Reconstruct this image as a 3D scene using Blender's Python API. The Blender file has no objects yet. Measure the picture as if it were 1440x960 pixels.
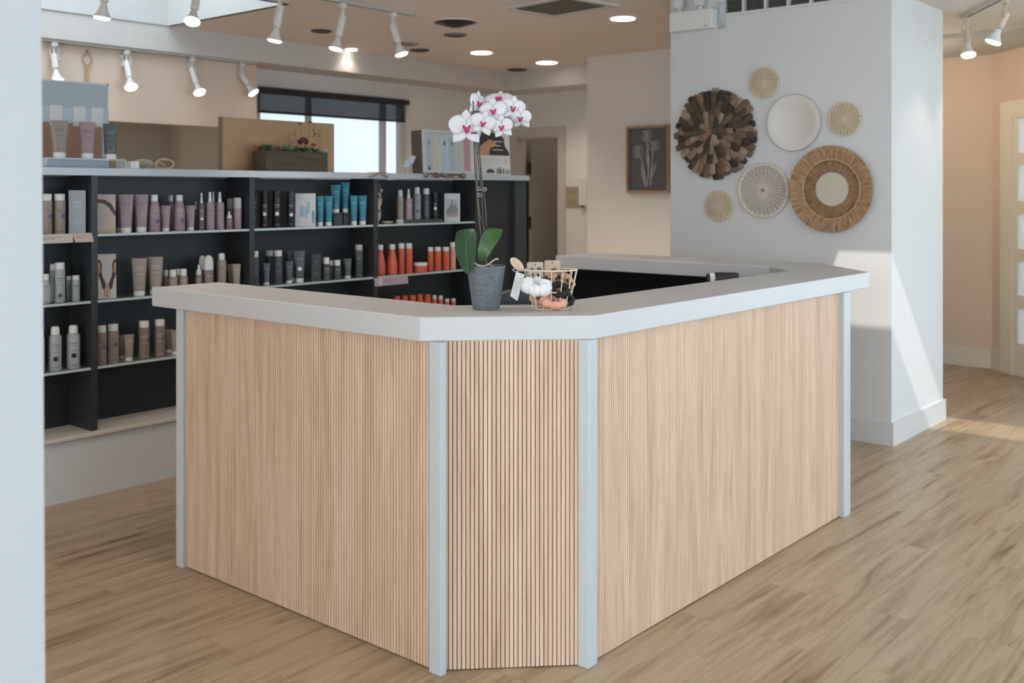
import bpy, bmesh, math, random
from mathutils import Vector, Matrix
PI = math.pi
scene = bpy.context.scene
COL = scene.collection

# ------------------------------------------------------------------ camera, light, exposure
FPX, EYE, HORIZON = 1457.0, 1.5, 268.0          # focal length in pixels, eye height, horizon row
ANG = math.radians(40.2)
CA, SA = math.cos(ANG), math.sin(ANG)
cam = bpy.data.cameras.new('camera'); cam_o = bpy.data.objects.new('camera', cam); COL.objects.link(cam_o)
cam.sensor_width = 36; cam.lens = FPX / 1440 * 36; cam.shift_y = -(480 - HORIZON) / 1440
cam_o.location = (0, 0, EYE); cam_o.rotation_euler = (PI/2, 0, -math.atan2(CA, SA))
cam.dof.use_dof = True; cam.dof.focus_distance = 3.4; cam.dof.aperture_fstop = 4.0
cam.clip_start = 0.05
scene.camera = cam_o
vs = scene.view_settings
vs.view_transform = 'Standard'; vs.look = 'None'; vs.gamma = 1; vs.use_curve_mapping = False
vs.exposure = 0.0

w = bpy.data.worlds.new('world'); scene.world = w; w.use_nodes = True
bg = w.node_tree.nodes['Background']; bg.inputs[0].default_value = (0.72, 0.86, 1.0, 1); bg.inputs[1].default_value = 2.4

def lamp(name, kind, loc, energy, color, target=None, **kw):
    l = bpy.data.lights.new(name, kind); l.energy = energy; l.color = color
    for k, v in kw.items(): setattr(l, k, v)
    o = bpy.data.objects.new(name, l); COL.objects.link(o); o.location = loc
    if target is not None:
        o.rotation_euler = (Vector(target) - Vector(loc)).to_track_quat('-Z', 'Y').to_euler()
    return o
SUN_DIR = Vector((1.0, 0.42, -1.126))
sun = lamp('sun', 'SUN', (0, 0, 8), 3.4, (1.0, 0.95, 0.88)); sun.data.angle = math.radians(0.6)
sun.rotation_euler = SUN_DIR.to_track_quat('-Z', 'Y').to_euler()
# daylight of the shop-front windows behind the camera (each lamp fills an opening; left and entry are added fill)
DAY = (0.80, 0.91, 1.0)
lamp('daylight_front', 'AREA', (4.1, -2.92, 1.45), 88, (0.58, 0.82, 1.0), (4.1, 3, 1.45), shape='RECTANGLE', size=6.8, size_y=2.1)
lamp('daylight_side', 'AREA', (-1.72, -0.7, 1.45), 116, DAY, (3, -0.7, 1.45), shape='RECTANGLE', size=3.6, size_y=2.0)
lamp('left_fill', 'AREA', (-1.72, 3.6, 1.45), 37, (1.0, 0.90, 0.78), (3, 3.6, 1.45), shape='RECTANGLE', size=3.4, size_y=2.0)  # warm fill for the desk's left panel, through an added window
lamp('daylight_skylight', 'AREA', (2.55, 6.61, 3.90), 55, DAY, (2.55, 6.61, 0), shape='RECTANGLE', size=3.7, size_y=1.3)

lamp('entry_fill', 'AREA', (8.10, -0.8, 1.35), 34, DAY, (0, -0.8, 1.0), shape='RECTANGLE', size=3.2, size_y=2.0)  # fill added to brighten the floor at right
WARM = (1.0, 0.87, 0.75)
for p_, e_ in (((2.3, 3.3, 2.74), 38), ((4.1, 3.9, 2.74), 40), ((6.6, 5.4, 2.74), 120), ((3.3, 1.0, 2.74), 20), ((5.9, 0.5, 2.74), 38)):   # warm fill added above the frame, no fittings
    lamp('overhead_fill', 'SPOT', p_, e_, WARM, (p_[0], p_[1], 0), spot_size=math.radians(112), spot_blend=0.8, shadow_soft_size=0.09)
lamp('back_room_fill', 'POINT', (2.4, 8.3, 2.5), 16, (1.0, 0.86, 0.68), shadow_soft_size=0.15)  # point light added to lift the dark recess wall
lamp('corridor_fill', 'POINT', (8.2, 3.1, 2.45), 15, (1.0, 0.80, 0.58), shadow_soft_size=0.12)  # warm fill added out of sight behind the column
lamp('door_room_fill', 'POINT', (9.9, 6.6, 2.4), 5, (1.0, 0.85, 0.68), shadow_soft_size=0.15)  # small fill added inside the far doorway
# ------------------------------------------------------------------ pixel helpers (photo pixel -> point on a real plane)
def ray(x):
    r = (x - 720) / FPX
    return CA + SA*r, SA - CA*r
def at_z(x, y, z):
    t = FPX*(EYE - z)/(y - HORIZON); a = ray(x); return Vector((a[0]*t, a[1]*t, z))
def on_x(x, y, X):
    a = ray(x); t = X/a[0]; return Vector((X, a[1]*t, EYE - (y - HORIZON)/FPX*t))
def on_y(x, y, Y):
    a = ray(x); t = Y/a[1]; return Vector((a[0]*t, Y, EYE - (y - HORIZON)/FPX*t))
def at_t(x, y, t):
    a = ray(x); return Vector((a[0]*t, a[1]*t, EYE - (y - HORIZON)/FPX*t))
def depth(p): return CA*p[0] + SA*p[1]

# ------------------------------------------------------------------ materials
def newmat(name):
    m = bpy.data.materials.new(name); m.use_nodes = True
    nt = m.node_tree; return m, nt, nt.nodes['Principled BSDF']
def lnk(nt, a, b): nt.links.new(a, b)
def plain(name, col, rough=0.5, metal=0.0, bump=0.0, bscale=200, var=0.04, vscale=6, spec=0.5, coat=0.0):
    """paint, plastic, card: slight tone variation and fine bump"""
    m, nt, b = newmat(name)
    b.inputs['Roughness'].default_value = rough; b.inputs['Metallic'].default_value = metal
    b.inputs['Specular IOR Level'].default_value = spec; b.inputs['Coat Weight'].default_value = coat
    tc = nt.nodes.new('ShaderNodeTexCoord'); n = nt.nodes.new('ShaderNodeTexNoise'); n.inputs['Scale'].default_value = vscale
    lnk(nt, tc.outputs['Object'], n.inputs['Vector'])
    mr = nt.nodes.new('ShaderNodeMapRange'); mr.inputs['To Min'].default_value = 1 - var; mr.inputs['To Max'].default_value = 1 + var
    lnk(nt, n.outputs['Fac'], mr.inputs['Value'])
    mx = nt.nodes.new('ShaderNodeVectorMath'); mx.operation = 'SCALE'; mx.inputs[0].default_value = col[:3]
    lnk(nt, mr.outputs[0], mx.inputs['Scale']); lnk(nt, mx.outputs[0], b.inputs['Base Color'])
    if bump:
        n2 = nt.nodes.new('ShaderNodeTexNoise'); n2.inputs['Scale'].default_value = bscale; n2.inputs['Detail'].default_value = 3
        lnk(nt, tc.outputs['Object'], n2.inputs['Vector'])
        bp = nt.nodes.new('ShaderNodeBump'); bp.inputs['Strength'].default_value = bump; bp.inputs['Distance'].default_value = 0.003
        lnk(nt, n2.outputs['Fac'], bp.inputs['Height']); lnk(nt, bp.outputs[0], b.inputs['Normal'])
    return m
def emit(name, col, s):
    m, nt, b = newmat(name)
    b.inputs['Base Color'].default_value = (0.9, 0.9, 0.9, 1)
    b.inputs['Emission Color'].default_value = (*col, 1); b.inputs['Emission Strength'].default_value = s
    return m
def ramp(nt, fac, stops):
    r = nt.nodes.new('ShaderNodeValToRGB'); e = r.color_ramp.elements
    while len(e) < len(stops): e.new(0.5)
    for i, (p, c) in enumerate(stops): e[i].position = p; e[i].color = (*c, 1)
    lnk(nt, fac, r.inputs[0]); return r
def wood(name, stops, scale=(1, 1, 1), rough=0.5, along='Z', bump=0.15, piece=None, detail=6, random_obj=0.0, dist=1.2):
    """streaky wood: noise stretched along the grain; piece=(axis vec, pitch) gives each slat its own tone"""
    m, nt, b = newmat(name); b.inputs['Roughness'].default_value = rough
    tc = nt.nodes.new('ShaderNodeTexCoord'); mp = nt.nodes.new('ShaderNodeMapping')
    mp.inputs['Scale'].default_value = scale; lnk(nt, tc.outputs['Object'], mp.inputs['Vector'])
    n = nt.nodes.new('ShaderNodeTexNoise'); n.inputs['Scale'].default_value = 1; n.inputs['Detail'].default_value = detail
    n.inputs['Distortion'].default_value = dist; n.inputs['Roughness'].default_value = 0.62
    lnk(nt, mp.outputs[0], n.inputs['Vector'])
    r = ramp(nt, n.outputs['Fac'], stops); out = r.outputs[0]
    at = nt.nodes.new('ShaderNodeAttribute'); at.attribute_name = 'tone'
    if piece:
        mr = nt.nodes.new('ShaderNodeMapRange'); mr.inputs['To Min'].default_value = 1 - piece; mr.inputs['To Max'].default_value = 1 + piece
        lnk(nt, at.outputs['Fac'], mr.inputs['Value'])
        sc = nt.nodes.new('ShaderNodeVectorMath'); sc.operation = 'SCALE'; lnk(nt, out, sc.inputs[0]); lnk(nt, mr.outputs[0], sc.inputs['Scale']); out = sc.outputs[0]
    lnk(nt, out, b.inputs['Base Color'])
    bp = nt.nodes.new('ShaderNodeBump'); bp.inputs['Strength'].default_value = bump; bp.inputs['Distance'].default_value = 0.002
    lnk(nt, n.outputs['Fac'], bp.inputs['Height']); lnk(nt, bp.outputs[0], b.inputs['Normal'])
    return m

def floor_mat():
    m, nt, b = newmat('oak_plank_floor')
    N = nt.nodes.new
    tc = N('ShaderNodeTexCoord')
    br = N('ShaderNodeTexBrick'); br.inputs['Scale'].default_value = 1
    br.inputs['Brick Width'].default_value = 1.22; br.inputs['Row Height'].default_value = 0.18
    br.inputs['Mortar Size'].default_value = 0.0012; br.inputs['Mortar Smooth'].default_value = 0.3
    br.offset = 0.37; br.inputs['Color1'].default_value = (0, 0, 0, 1); br.inputs['Color2'].default_value = (1, 1, 1, 1)
    br.inputs['Mortar'].default_value = (0.5, 0.5, 0.5, 1)
    lnk(nt, tc.outputs['Object'], br.inputs['Vector'])
    # every plank shifts its own grain
    ad = N('ShaderNodeVectorMath'); ad.operation = 'MULTIPLY_ADD'
    ad.inputs[1].default_value = (7.3, 3.1, 5.0); lnk(nt, br.outputs['Color'], ad.inputs[0]); lnk(nt, tc.outputs['Object'], ad.inputs[2])
    mp = N('ShaderNodeMapping'); mp.inputs['Scale'].default_value = (1.3, 17, 1); lnk(nt, ad.outputs[0], mp.inputs['Vector'])
    n1 = N('ShaderNodeTexNoise'); n1.inputs['Scale'].default_value = 1.0; n1.inputs['Detail'].default_value = 9; n1.inputs['Distortion'].default_value = 0.7; n1.inputs['Roughness'].default_value = 0.68
    lnk(nt, mp.outputs[0], n1.inputs['Vector'])
    mp2 = N('ShaderNodeMapping'); mp2.inputs['Scale'].default_value = (7, 190, 1); lnk(nt, ad.outputs[0], mp2.inputs['Vector'])
    n2 = N('ShaderNodeTexNoise'); n2.inputs['Scale'].default_value = 1.0; n2.inputs['Detail'].default_value = 4; n2.inputs['Distortion'].default_value = 2.0
    lnk(nt, mp2.outputs[0], n2.inputs['Vector'])
    r1 = ramp(nt, n1.outputs['Fac'], [(0.30, (0.15, 0.090, 0.048)), (0.41, (0.31, 0.218, 0.133)), (0.52, (0.405, 0.302, 0.198)), (0.72, (0.465, 0.365, 0.258))])
    mr = N('ShaderNodeMapRange'); mr.inputs['From Min'].default_value = 0.3; mr.inputs['From Max'].default_value = 0.7
    mr.inputs['To Min'].default_value = 0.84; mr.inputs['To Max'].default_value = 1.10; lnk(nt, n2.outputs['Fac'], mr.inputs['Value'])
    sc = N('ShaderNodeVectorMath'); sc.operation = 'SCALE'; lnk(nt, r1.outputs[0], sc.inputs[0]); lnk(nt, mr.outputs[0], sc.inputs['Scale'])
    mr2 = N('ShaderNodeMapRange'); mr2.inputs['To Min'].default_value = 0.94; mr2.inputs['To Max'].default_value = 1.05; lnk(nt, br.outputs['Color'], mr2.inputs['Value'])
    sc2 = N('ShaderNodeVectorMath'); sc2.operation = 'SCALE'; lnk(nt, sc.outputs[0], sc2.inputs[0]); lnk(nt, mr2.outputs[0], sc2.inputs['Scale'])
    mx = N('ShaderNodeMix'); mx.data_type = 'RGBA'; mx.blend_type = 'MULTIPLY'; mx.inputs['B'].default_value = (0.80, 0.76, 0.72, 1)
    lnk(nt, br.outputs['Fac'], mx.inputs['Factor']); lnk(nt, sc2.outputs[0], mx.inputs['A'])
    lnk(nt, mx.outputs['Result'], b.inputs['Base Color'])
    rr = N('ShaderNodeMapRange'); rr.inputs['To Min'].default_value = 0.22; rr.inputs['To Max'].default_value = 0.50
    lnk(nt, n2.outputs['Fac'], rr.inputs['Value']); lnk(nt, rr.outputs[0], b.inputs['Roughness'])
    b.inputs['Specular IOR Level'].default_value = 0.45
    bp = N('ShaderNodeBump'); bp.inputs['Strength'].default_value = 0.3; bp.inputs['Distance'].default_value = 0.002
    lnk(nt, n2.outputs['Fac'], bp.inputs['Height']); lnk(nt, bp.outputs[0], b.inputs['Normal'])
    return m

M = {}
M['floor'] = floor_mat()
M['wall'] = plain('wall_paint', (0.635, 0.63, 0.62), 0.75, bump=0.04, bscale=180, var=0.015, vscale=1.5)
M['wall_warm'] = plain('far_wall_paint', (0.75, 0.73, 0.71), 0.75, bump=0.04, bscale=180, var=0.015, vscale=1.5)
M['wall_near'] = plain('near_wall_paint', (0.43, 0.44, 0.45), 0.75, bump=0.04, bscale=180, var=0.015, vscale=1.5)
M['wall_back'] = plain('taupe_wall_paint', (0.52, 0.47, 0.40), 0.8, bump=0.04, var=0.02, vscale=1.2)
M['ceiling'] = plain('ceiling_paint', (0.78, 0.71, 0.66), 0.85, bump=0.05, var=0.02, vscale=1)
M['soffit'] = plain('soffit_paint', (0.62, 0.60, 0.575), 0.8, var=0.015)
M['header'] = plain('blush_wall_paint', (0.72, 0.585, 0.485), 0.8, var=0.02)
M['trim'] = plain('white_trim_paint', (0.62, 0.62, 0.61), 0.4, var=0.01)
M['door_paint'] = plain('cream_door_paint', (0.74, 0.66, 0.54), 0.5, var=0.02)
M['counter'] = plain('white_laminate', (0.54, 0.54, 0.535), 0.38, var=0.03, vscale=2.5, bump=0.02, bscale=60)
M['post'] = plain('white_post_paint', (0.50, 0.525, 0.54), 0.4, var=0.02)
M['slat'] = wood('fluted_oak', [(0.28, (0.50, 0.33, 0.215)), (0.5, (0.63, 0.445, 0.315)), (0.72, (0.71, 0.53, 0.40))], (26, 26, 1.3), 0.55, piece=0.07, bump=0.10)
M['groove'] = plain('dark_groove_backing', (0.16, 0.095, 0.06), 0.8)
M['black'] = plain('black_laminate', (0.017, 0.020, 0.021), 0.42, var=0.15, spec=0.4)
M['shelf_face'] = plain('charcoal_board', (0.030, 0.033, 0.036), 0.45, var=0.1)
M['shelf_back'] = plain('charcoal_back_board', (0.020, 0.025, 0.027), 0.5, var=0.1)
M['deep_black'] = plain('black_plastic', (0.012, 0.012, 0.013), 0.35, var=0.1)
M['white_metal'] = plain('white_enamel', (0.72, 0.71, 0.69), 0.4, var=0.02)
M['lining'] = plain('matt_black_lining', (0.006, 0.006, 0.006), 0.7, var=0.1, spec=0.15)
M['chrome'] = plain('brushed_metal', (0.6, 0.6, 0.6), 0.3, metal=1.0)
M['lens'] = emit('lamp_face', (1.0, 0.96, 0.90), 9.0)
M['down'] = emit('downlight_face', (1.0, 0.93, 0.82), 7.0)
M['dark_vent'] = plain('dark_vent_metal', (0.06, 0.055, 0.045), 0.6)
M['grey_vent'] = plain('grey_louvre', (0.17, 0.17, 0.15), 0.6)
M['edge'] = plain('pale_glass_edge', (0.50, 0.56, 0.55), 0.25)
def glass(name, tint=(0.9, 0.96, 0.95), alpha=0.25, rough=0.05):
    m, nt, b = newmat(name); b.inputs['Base Color'].default_value = (*tint, 1); b.inputs['Roughness'].default_value = rough
    b.inputs['Alpha'].default_value = alpha
    return m
M['glass_shelf'] = glass('glass_shelf', (0.45, 0.52, 0.51), 0.45, 0.12)
M['pane'] = glass('window_pane', (0.85, 0.93, 1.0), 0.10, 0.03)
M['frost'] = glass('frosted_pane', (0.85, 0.92, 1.0), 0.45, 0.4)
M['skylight_pane'] = glass('opal_skylight', (0.8, 0.88, 0.95), 0.85, 0.5)
M['acrylic'] = glass('clear_acrylic', (0.85, 0.9, 0.95), 0.35, 0.08)

# ------------------------------------------------------------------ mesh builder
class MB:
    def __init__(s): s.v = []; s.f = []; s.tone = []; s.M = Matrix.Identity(4); s.t = 0.5; s.smooth = True
    def add(s, vs_, fs):
        k = len(s.v)
        for p in vs_: s.v.append(tuple(s.M @ Vector(p))); s.tone.append(s.t)
        for f in fs: s.f.append([k + i for i in f])
        return s
    def box(s, a, b):
        x0, y0, z0 = [min(a[i], b[i]) for i in range(3)]; x1, y1, z1 = [max(a[i], b[i]) for i in range(3)]
        return s.add([(x0,y0,z0),(x1,y0,z0),(x1,y1,z0),(x0,y1,z0),(x0,y0,z1),(x1,y0,z1),(x1,y1,z1),(x0,y1,z1)],
                     [(3,2,1,0),(4,5,6,7),(0,1,5,4),(1,2,6,5),(2,3,7,6),(3,0,4,7)])
    def prism(s, poly, z0, z1):
        n = len(poly)
        ar = sum(poly[i][0]*poly[(i+1)%n][1] - poly[(i+1)%n][0]*poly[i][1] for i in range(n))
        if ar < 0: poly = poly[::-1]
        return s.add([(p[0], p[1], z0) for p in poly] + [(p[0], p[1], z1) for p in poly],
                     [list(range(n))[::-1], list(range(n, 2*n))] + [(i, (i+1)%n, n+(i+1)%n, n+i) for i in range(n)])
    def loft(s, secs, n=20, cap0=True, cap1=True, power=2.0):
        """secs: (z, half width x, half depth y[, cx, cy])"""
        vs_, fs = [], []
        for q in secs:
            z, a, b_ = q[:3]; cx, cy = (q[3], q[4]) if len(q) > 3 else (0, 0)
            for i in range(n):
                th = 2*PI*i/n; c, d = math.cos(th), math.sin(th)
                e = 2.0/power
                vs_.append((cx + a*math.copysign(abs(c)**e, c), cy + b_*math.copysign(abs(d)**e, d), z))
        for j in range(len(secs)-1):
            for i in range(n):
                fs.append((j*n+i, j*n+(i+1)%n, (j+1)*n+(i+1)%n, (j+1)*n+i))
        if cap0: fs.append(list(range(n))[::-1])
        if cap1: fs.append(list(range((len(secs)-1)*n, len(secs)*n)))
        return s.add(vs_, fs)
    def tube(s, pts, r, n=8, closed=False, r1=None):
        pts = [Vector(p) for p in pts]; m = len(pts); vs_, fs = [], []
        up = None
        for i, p in enumerate(pts):
            if closed: d = pts[(i+1)%m] - pts[i-1]
            else: d = pts[min(i+1, m-1)] - pts[max(i-1, 0)]
            if d.length < 1e-9: d = Vector((0,0,1))
            d.normalize()
            if up is None: up = Vector((0,0,1)) if abs(d.z) < 0.9 else Vector((1,0,0))
            a = (up - d*up.dot(d))
            if a.length < 1e-5: a = d.orthogonal()
            a.normalize(); b_ = d.cross(a); up = a
            rr = r if r1 is None else r + (r1 - r)*i/(m-1)
            for k in range(n):
                th = 2*PI*k/n; vs_.append(tuple(p + a*rr*math.cos(th) + b_*rr*math.sin(th)))
        for i in range(m if closed else m-1):
            for k in range(n):
                j = (i+1) % m
                fs.append((i*n+k, i*n+(k+1)%n, j*n+(k+1)%n, j*n+k))
        if not closed: fs += [list(range(n))[::-1], list(range((m-1)*n, m*n))]
        return s.add(vs_, fs)
    def patch(s, sec, z0, z1, phi, off=0.0007, n=6, m=3, c0=0.0):
        """label patch hugging the front (-Y) of a loft given by sec(z)->(a,b)"""
        vs_, fs = [], []
        for j in range(m+1):
            z = z0 + (z1-z0)*j/m; a, b_ = sec(z); a += off; b_ += off
            for i in range(n+1):
                th = -PI/2 + c0 - phi + 2*phi*i/n; vs_.append((a*math.cos(th), b_*math.sin(th), z))
        for j in range(m):
            for i in range(n): k = j*(n+1)+i; fs.append((k, k+1, k+n+2, k+n+1))
        return s.add(vs_, fs)
    def ball(s, c, r, n=10, sc=(1,1,1)):
        secs = []
        for j in range(n+1):
            th = -PI/2 + PI*j/n; q = max(math.cos(th)*r, 1e-4); secs.append((c[2] + r*sc[2]*math.sin(th), q*sc[0], q*sc[1], c[0], c[1]))
        return s.loft(secs, n=max(8, n+2))
    def build(s, name, mat, parent=None, loc=None, bevel=0.0, smooth=True, angle=35, sub=0, fixn=False):
        me = bpy.data.meshes.new(name); me.from_pydata(s.v, [], s.f); me.validate()
        if fixn:
            b = bmesh.new(); b.from_mesh(me); bmesh.ops.recalc_face_normals(b, faces=b.faces); b.to_mesh(me); b.free()
        at = me.attributes.new('tone', 'FLOAT', 'POINT')
        if len(s.tone) == len(me.vertices): at.data.foreach_set('value', s.tone)
        me.materials.append(mat if not isinstance(mat, str) else M[mat])
        if smooth: me.shade_smooth(); me.set_sharp_from_angle(angle=math.radians(angle))
        o = bpy.data.objects.new(name, me); COL.objects.link(o)
        if parent is not None: o.parent = parent
        if loc is not None: o.location = loc
        if bevel:
            md = o.modifiers.new('bevel', 'BEVEL'); md.width = bevel; md.segments = 2; md.limit_method = 'ANGLE'
        if sub:
            md = o.modifiers.new('subdivision', 'SUBSURF'); md.levels = sub; md.render_levels = sub
        return o
def tag(o, label, cat, group=None, kind=None):
    if label: o['label'] = label
    if cat: o['category'] = cat
    if group: o['group'] = group
    if kind: o['kind'] = kind
    return o
def thing(name, loc, label, cat, group=None, rz=0.0):
    o = bpy.data.objects.new(name, None); COL.objects.link(o); o.location = loc; o.rotation_euler = (0, 0, rz); o.empty_display_size = 0.05
    return tag(o, label, cat, group)
def struct(name, mb, mat, **k):
    o = mb.build(name, mat, smooth=False, **k); o['kind'] = 'structure'; return o
def dup(root, loc, label, rz=None, group=None):
    r = root.copy(); COL.objects.link(r); r.location = loc; r['label'] = label
    if rz is not None: r.rotation_euler = (0, 0, rz)
    if group: r['group'] = group
    for ch in list(root.children):
        c = ch.copy(); COL.objects.link(c); c.parent = r
        for g in list(ch.children):
            d = g.copy(); COL.objects.link(d); d.parent = c
    return r

# ------------------------------------------------------------------ the room
CZ = 2.8
XA, YL = 6.10, 2.23          # accent wall plane and its outer corner
def rects_with_holes(x0, x1, y0, y1, holes):
    xs = sorted({x0, x1, *[h[0] for h in holes], *[h[1] for h in holes]}); ys = sorted({y0, y1, *[h[2] for h in holes], *[h[3] for h in holes]})
    for i in range(len(xs)-1):
        for j in range(len(ys)-1):
            cx, cy = (xs[i]+xs[i+1])/2, (ys[j]+ys[j+1])/2
            if not any(h[0] < cx < h[1] and h[2] < cy < h[3] for h in holes): yield xs[i], xs[i+1], ys[j], ys[j+1]
def plane_wall(name, axis, c, thick, u0, u1, z0, z1, holes, mat):
    """wall slab at X=c or Y=c (axis), extending thick, spanning u and z, with rectangular holes (u0,u1,z0,z1)"""
    mb = MB()
    for a, b, d, e in rects_with_holes(u0, u1, z0, z1, holes):
        if axis == 'X': mb.box((c, a, d), (c+thick, b, e))
        else: mb.box((a, c, d), (b, c+thick, e))
    return struct(name, mb, mat)
struct('floor', MB().box((-2.0, -3.2, -0.1), (10.8, 10.2, 0)), 'floor')
WELL = (0.6, 4.5, 5.88, 7.35); SUN_SLOT = (4.12, 4.62, -0.1, 1.93)  # the slot is an unseen opening, added to let the sun patch in
mb = MB()
for a, b, d, e in rects_with_holes(-2.0, 10.8, -3.2, 10.2, [WELL, SUN_SLOT, (8.3, 10.8, -3.2, 2.3)]): mb.box((a, d, CZ), (b, e, CZ+0.12))
struct('ceiling', mb, 'ceiling')
# skylight wells
def shaft(name, h, z1, mat):
    mb = MB(); t = 0.04; h = (h[0]+0.012, h[1]-0.012, h[2]+0.012, h[3]-0.012)
    mb.box((h[0]-t, h[2]-t, CZ), (h[0], h[3]+t, z1)).box((h[1], h[2]-t, CZ), (h[1]+t, h[3]+t, z1)).box((h[0], h[2]-t, CZ), (h[1], h[2], z1)).box((h[0], h[3], CZ), (h[1], h[3]+t, z1))
    return struct(name, mb, mat)
shaft('trim_1', WELL, 4.0, 'trim')
struct('window_3', MB().box((WELL[0], WELL[2], 3.95), (WELL[1], WELL[3], 3.96)), 'skylight_pane')
struct('sun_slot_pane', MB().box((SUN_SLOT[0], SUN_SLOT[2], 2.90), (SUN_SLOT[1], SUN_SLOT[3], 2.91)), 'pane')  # pane over the added sun opening
# shop front behind the camera, with its window openings
plane_wall('wall_front', 'Y', -3.0, -0.15, -2.0, 8.4, 0, CZ, [(0.7, 7.5, 0.4, 2.5)], 'wall')
plane_wall('wall_side', 'X', -1.8, -0.15, -3.0, 10.2, 0, CZ, [(-2.5, 1.1, 0.45, 2.45), (1.9, 5.3, 0.45, 2.45)], 'wall')  # second opening added for the left fill lamp
mb = MB()
for x in (0.7, 2.4, 4.1, 5.8, 7.44): mb.box((x, -3.12, 0.4), (x+0.06, -3.06, 2.5))
mb.box((0.7, -3.12, 0.4), (7.5, -3.06, 0.46)).box((0.7, -3.12, 2.44), (7.5, -3.06, 2.5)); struct('window_5', mb, 'trim')
# foreground wall end at the left of the frame (slightly out of plumb)
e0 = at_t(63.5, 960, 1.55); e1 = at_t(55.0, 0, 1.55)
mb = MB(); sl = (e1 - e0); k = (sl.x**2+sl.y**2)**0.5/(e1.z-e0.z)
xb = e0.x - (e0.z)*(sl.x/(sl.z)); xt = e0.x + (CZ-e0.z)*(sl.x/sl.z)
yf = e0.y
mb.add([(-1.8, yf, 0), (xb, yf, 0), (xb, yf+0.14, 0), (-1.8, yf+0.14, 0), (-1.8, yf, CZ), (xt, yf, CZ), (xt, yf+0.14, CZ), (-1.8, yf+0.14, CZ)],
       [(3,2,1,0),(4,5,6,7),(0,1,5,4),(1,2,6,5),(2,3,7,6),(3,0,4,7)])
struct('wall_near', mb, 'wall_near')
# accent wall block with the return-air opening, column side
GY0, GY1, GZ = on_x(1182, 0, XA).y - 0.25, on_x(1018, 18, XA).y, 2.662
AY1 = on_x(943, 200, XA).y
mb = MB()
for a, b, d, e in rects_with_holes(YL, AY1, 0, CZ, [(GY0, GY1, GZ, 2.79)]): mb.box((XA, a, d), (XA+0.12, b, e))
mb.box((XA+0.12, YL, 0), (7.02, YL+0.1, CZ)).box((6.9, YL+0.1, 0), (7.02, AY1, CZ)).box((XA+0.12, AY1-0.1, 0), (6.9, AY1, CZ))
struct('wall_accent', mb, 'wall')
bh, bt = 0.135, 0.016
mb = MB(); mb.box((XA-bt, YL-bt, 0), (XA, AY1, bh)).box((XA, YL-bt, 0), (7.02+bt, YL, bh)).box((7.02, YL, 0), (7.02+bt, AY1, bh)); struct('baseboard_accent', mb, 'trim')
# framed-picture wall, far door wall, side return
struct('wall_picture', MB().box((8.2, 3.5, 0), (8.32, 5.97, CZ)).box((8.32, 5.85, 0), (9.12, 5.97, CZ)), 'wall_warm')
struct('wall_corridor', MB().box((7.02, 3.5, 0), (8.2, 3.62, CZ)).box((8.2, 3.38, 0), (9.5, 3.5, CZ)), 'wall')
D1 = (on_x(786, 300, 9.12).y, on_x(727, 300, 9.12).y, 0, on_x(757, 192, 9.12).z)   # door opening
plane_wall('wall_far', 'X', 9.12, 0.14, 5.85, 7.75, 0, CZ, [D1], 'wall_warm')
struct('wall_door_room', MB().box((10.4, 5.6, 0), (10.5, 8.2, CZ)).box((9.26, 5.75, 0), (10.4, 5.85, CZ)).box((9.26, 7.9, 0), (10.4, 8.0, CZ)), 'wall_back')
mb = MB(); cw = 0.10
y0, y1, zt = D1[0], D1[1], D1[3]
mb.box((9.10, y0-cw, 0), (9.12, y0, zt+cw)).box((9.10, y1, 0), (9.12, y1+cw, zt+cw)).box((9.10, y0, zt), (9.12, y1, zt+cw))
mb.box((9.12, y0, 0), (9.26, y0+0.02, zt)).box((9.12, y1-0.02, 0), (9.26, y1, zt)).box((9.12, y0, zt-0.02), (9.26, y1, zt)); struct('door_1', mb, plain('taupe_casing', (0.56, 0.525, 0.48), 0.5))
# back wall: soffit, header over the opening, window wall
WX0, WX1 = on_y(361, 150, 7.75).x, on_y(572, 150, 7.75).x
WZ1 = on_y(361, 120, 7.75).z
HX = on_y(361, 120, 7.42).x
HZ = on_y(155, 170, 7.42).z
plane_wall('wall_back', 'Y', 7.75, 0.14, HX, 9.26, 0, CZ, [(WX0, WX1, 1.35, WZ1)], 'wall_warm')
struct('wall_header', MB().box((-1.8, 7.42, HZ), (HX, 7.56, CZ)).box((HX-0.12, 7.56, 0), (HX, 7.75, CZ)), 'header')
struct('wall_recess', MB().box((-1.8, 9.2, 0), (HX+0.5, 9.3, CZ)), 'wall_back')
rx = on_y(290, 200, 8.6).x
struct('wall_recess_side', MB().box((rx, 8.6, 0), (HX+0.4, 9.2, CZ)).box((HX, 7.89, 0), (HX+0.1, 8.6, CZ)), 'wall_back')
SZ = 2.597
struct('trim_2', MB().box((-1.8, 7.35, SZ), (9.12, 7.42, CZ)).box((HX, 7.42, SZ), (9.12, 7.75, CZ)), 'soffit')
struct('trim_3', MB().box((8.62, 5.97, SZ), (9.12, 7.35, CZ)), 'soffit')
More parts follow.
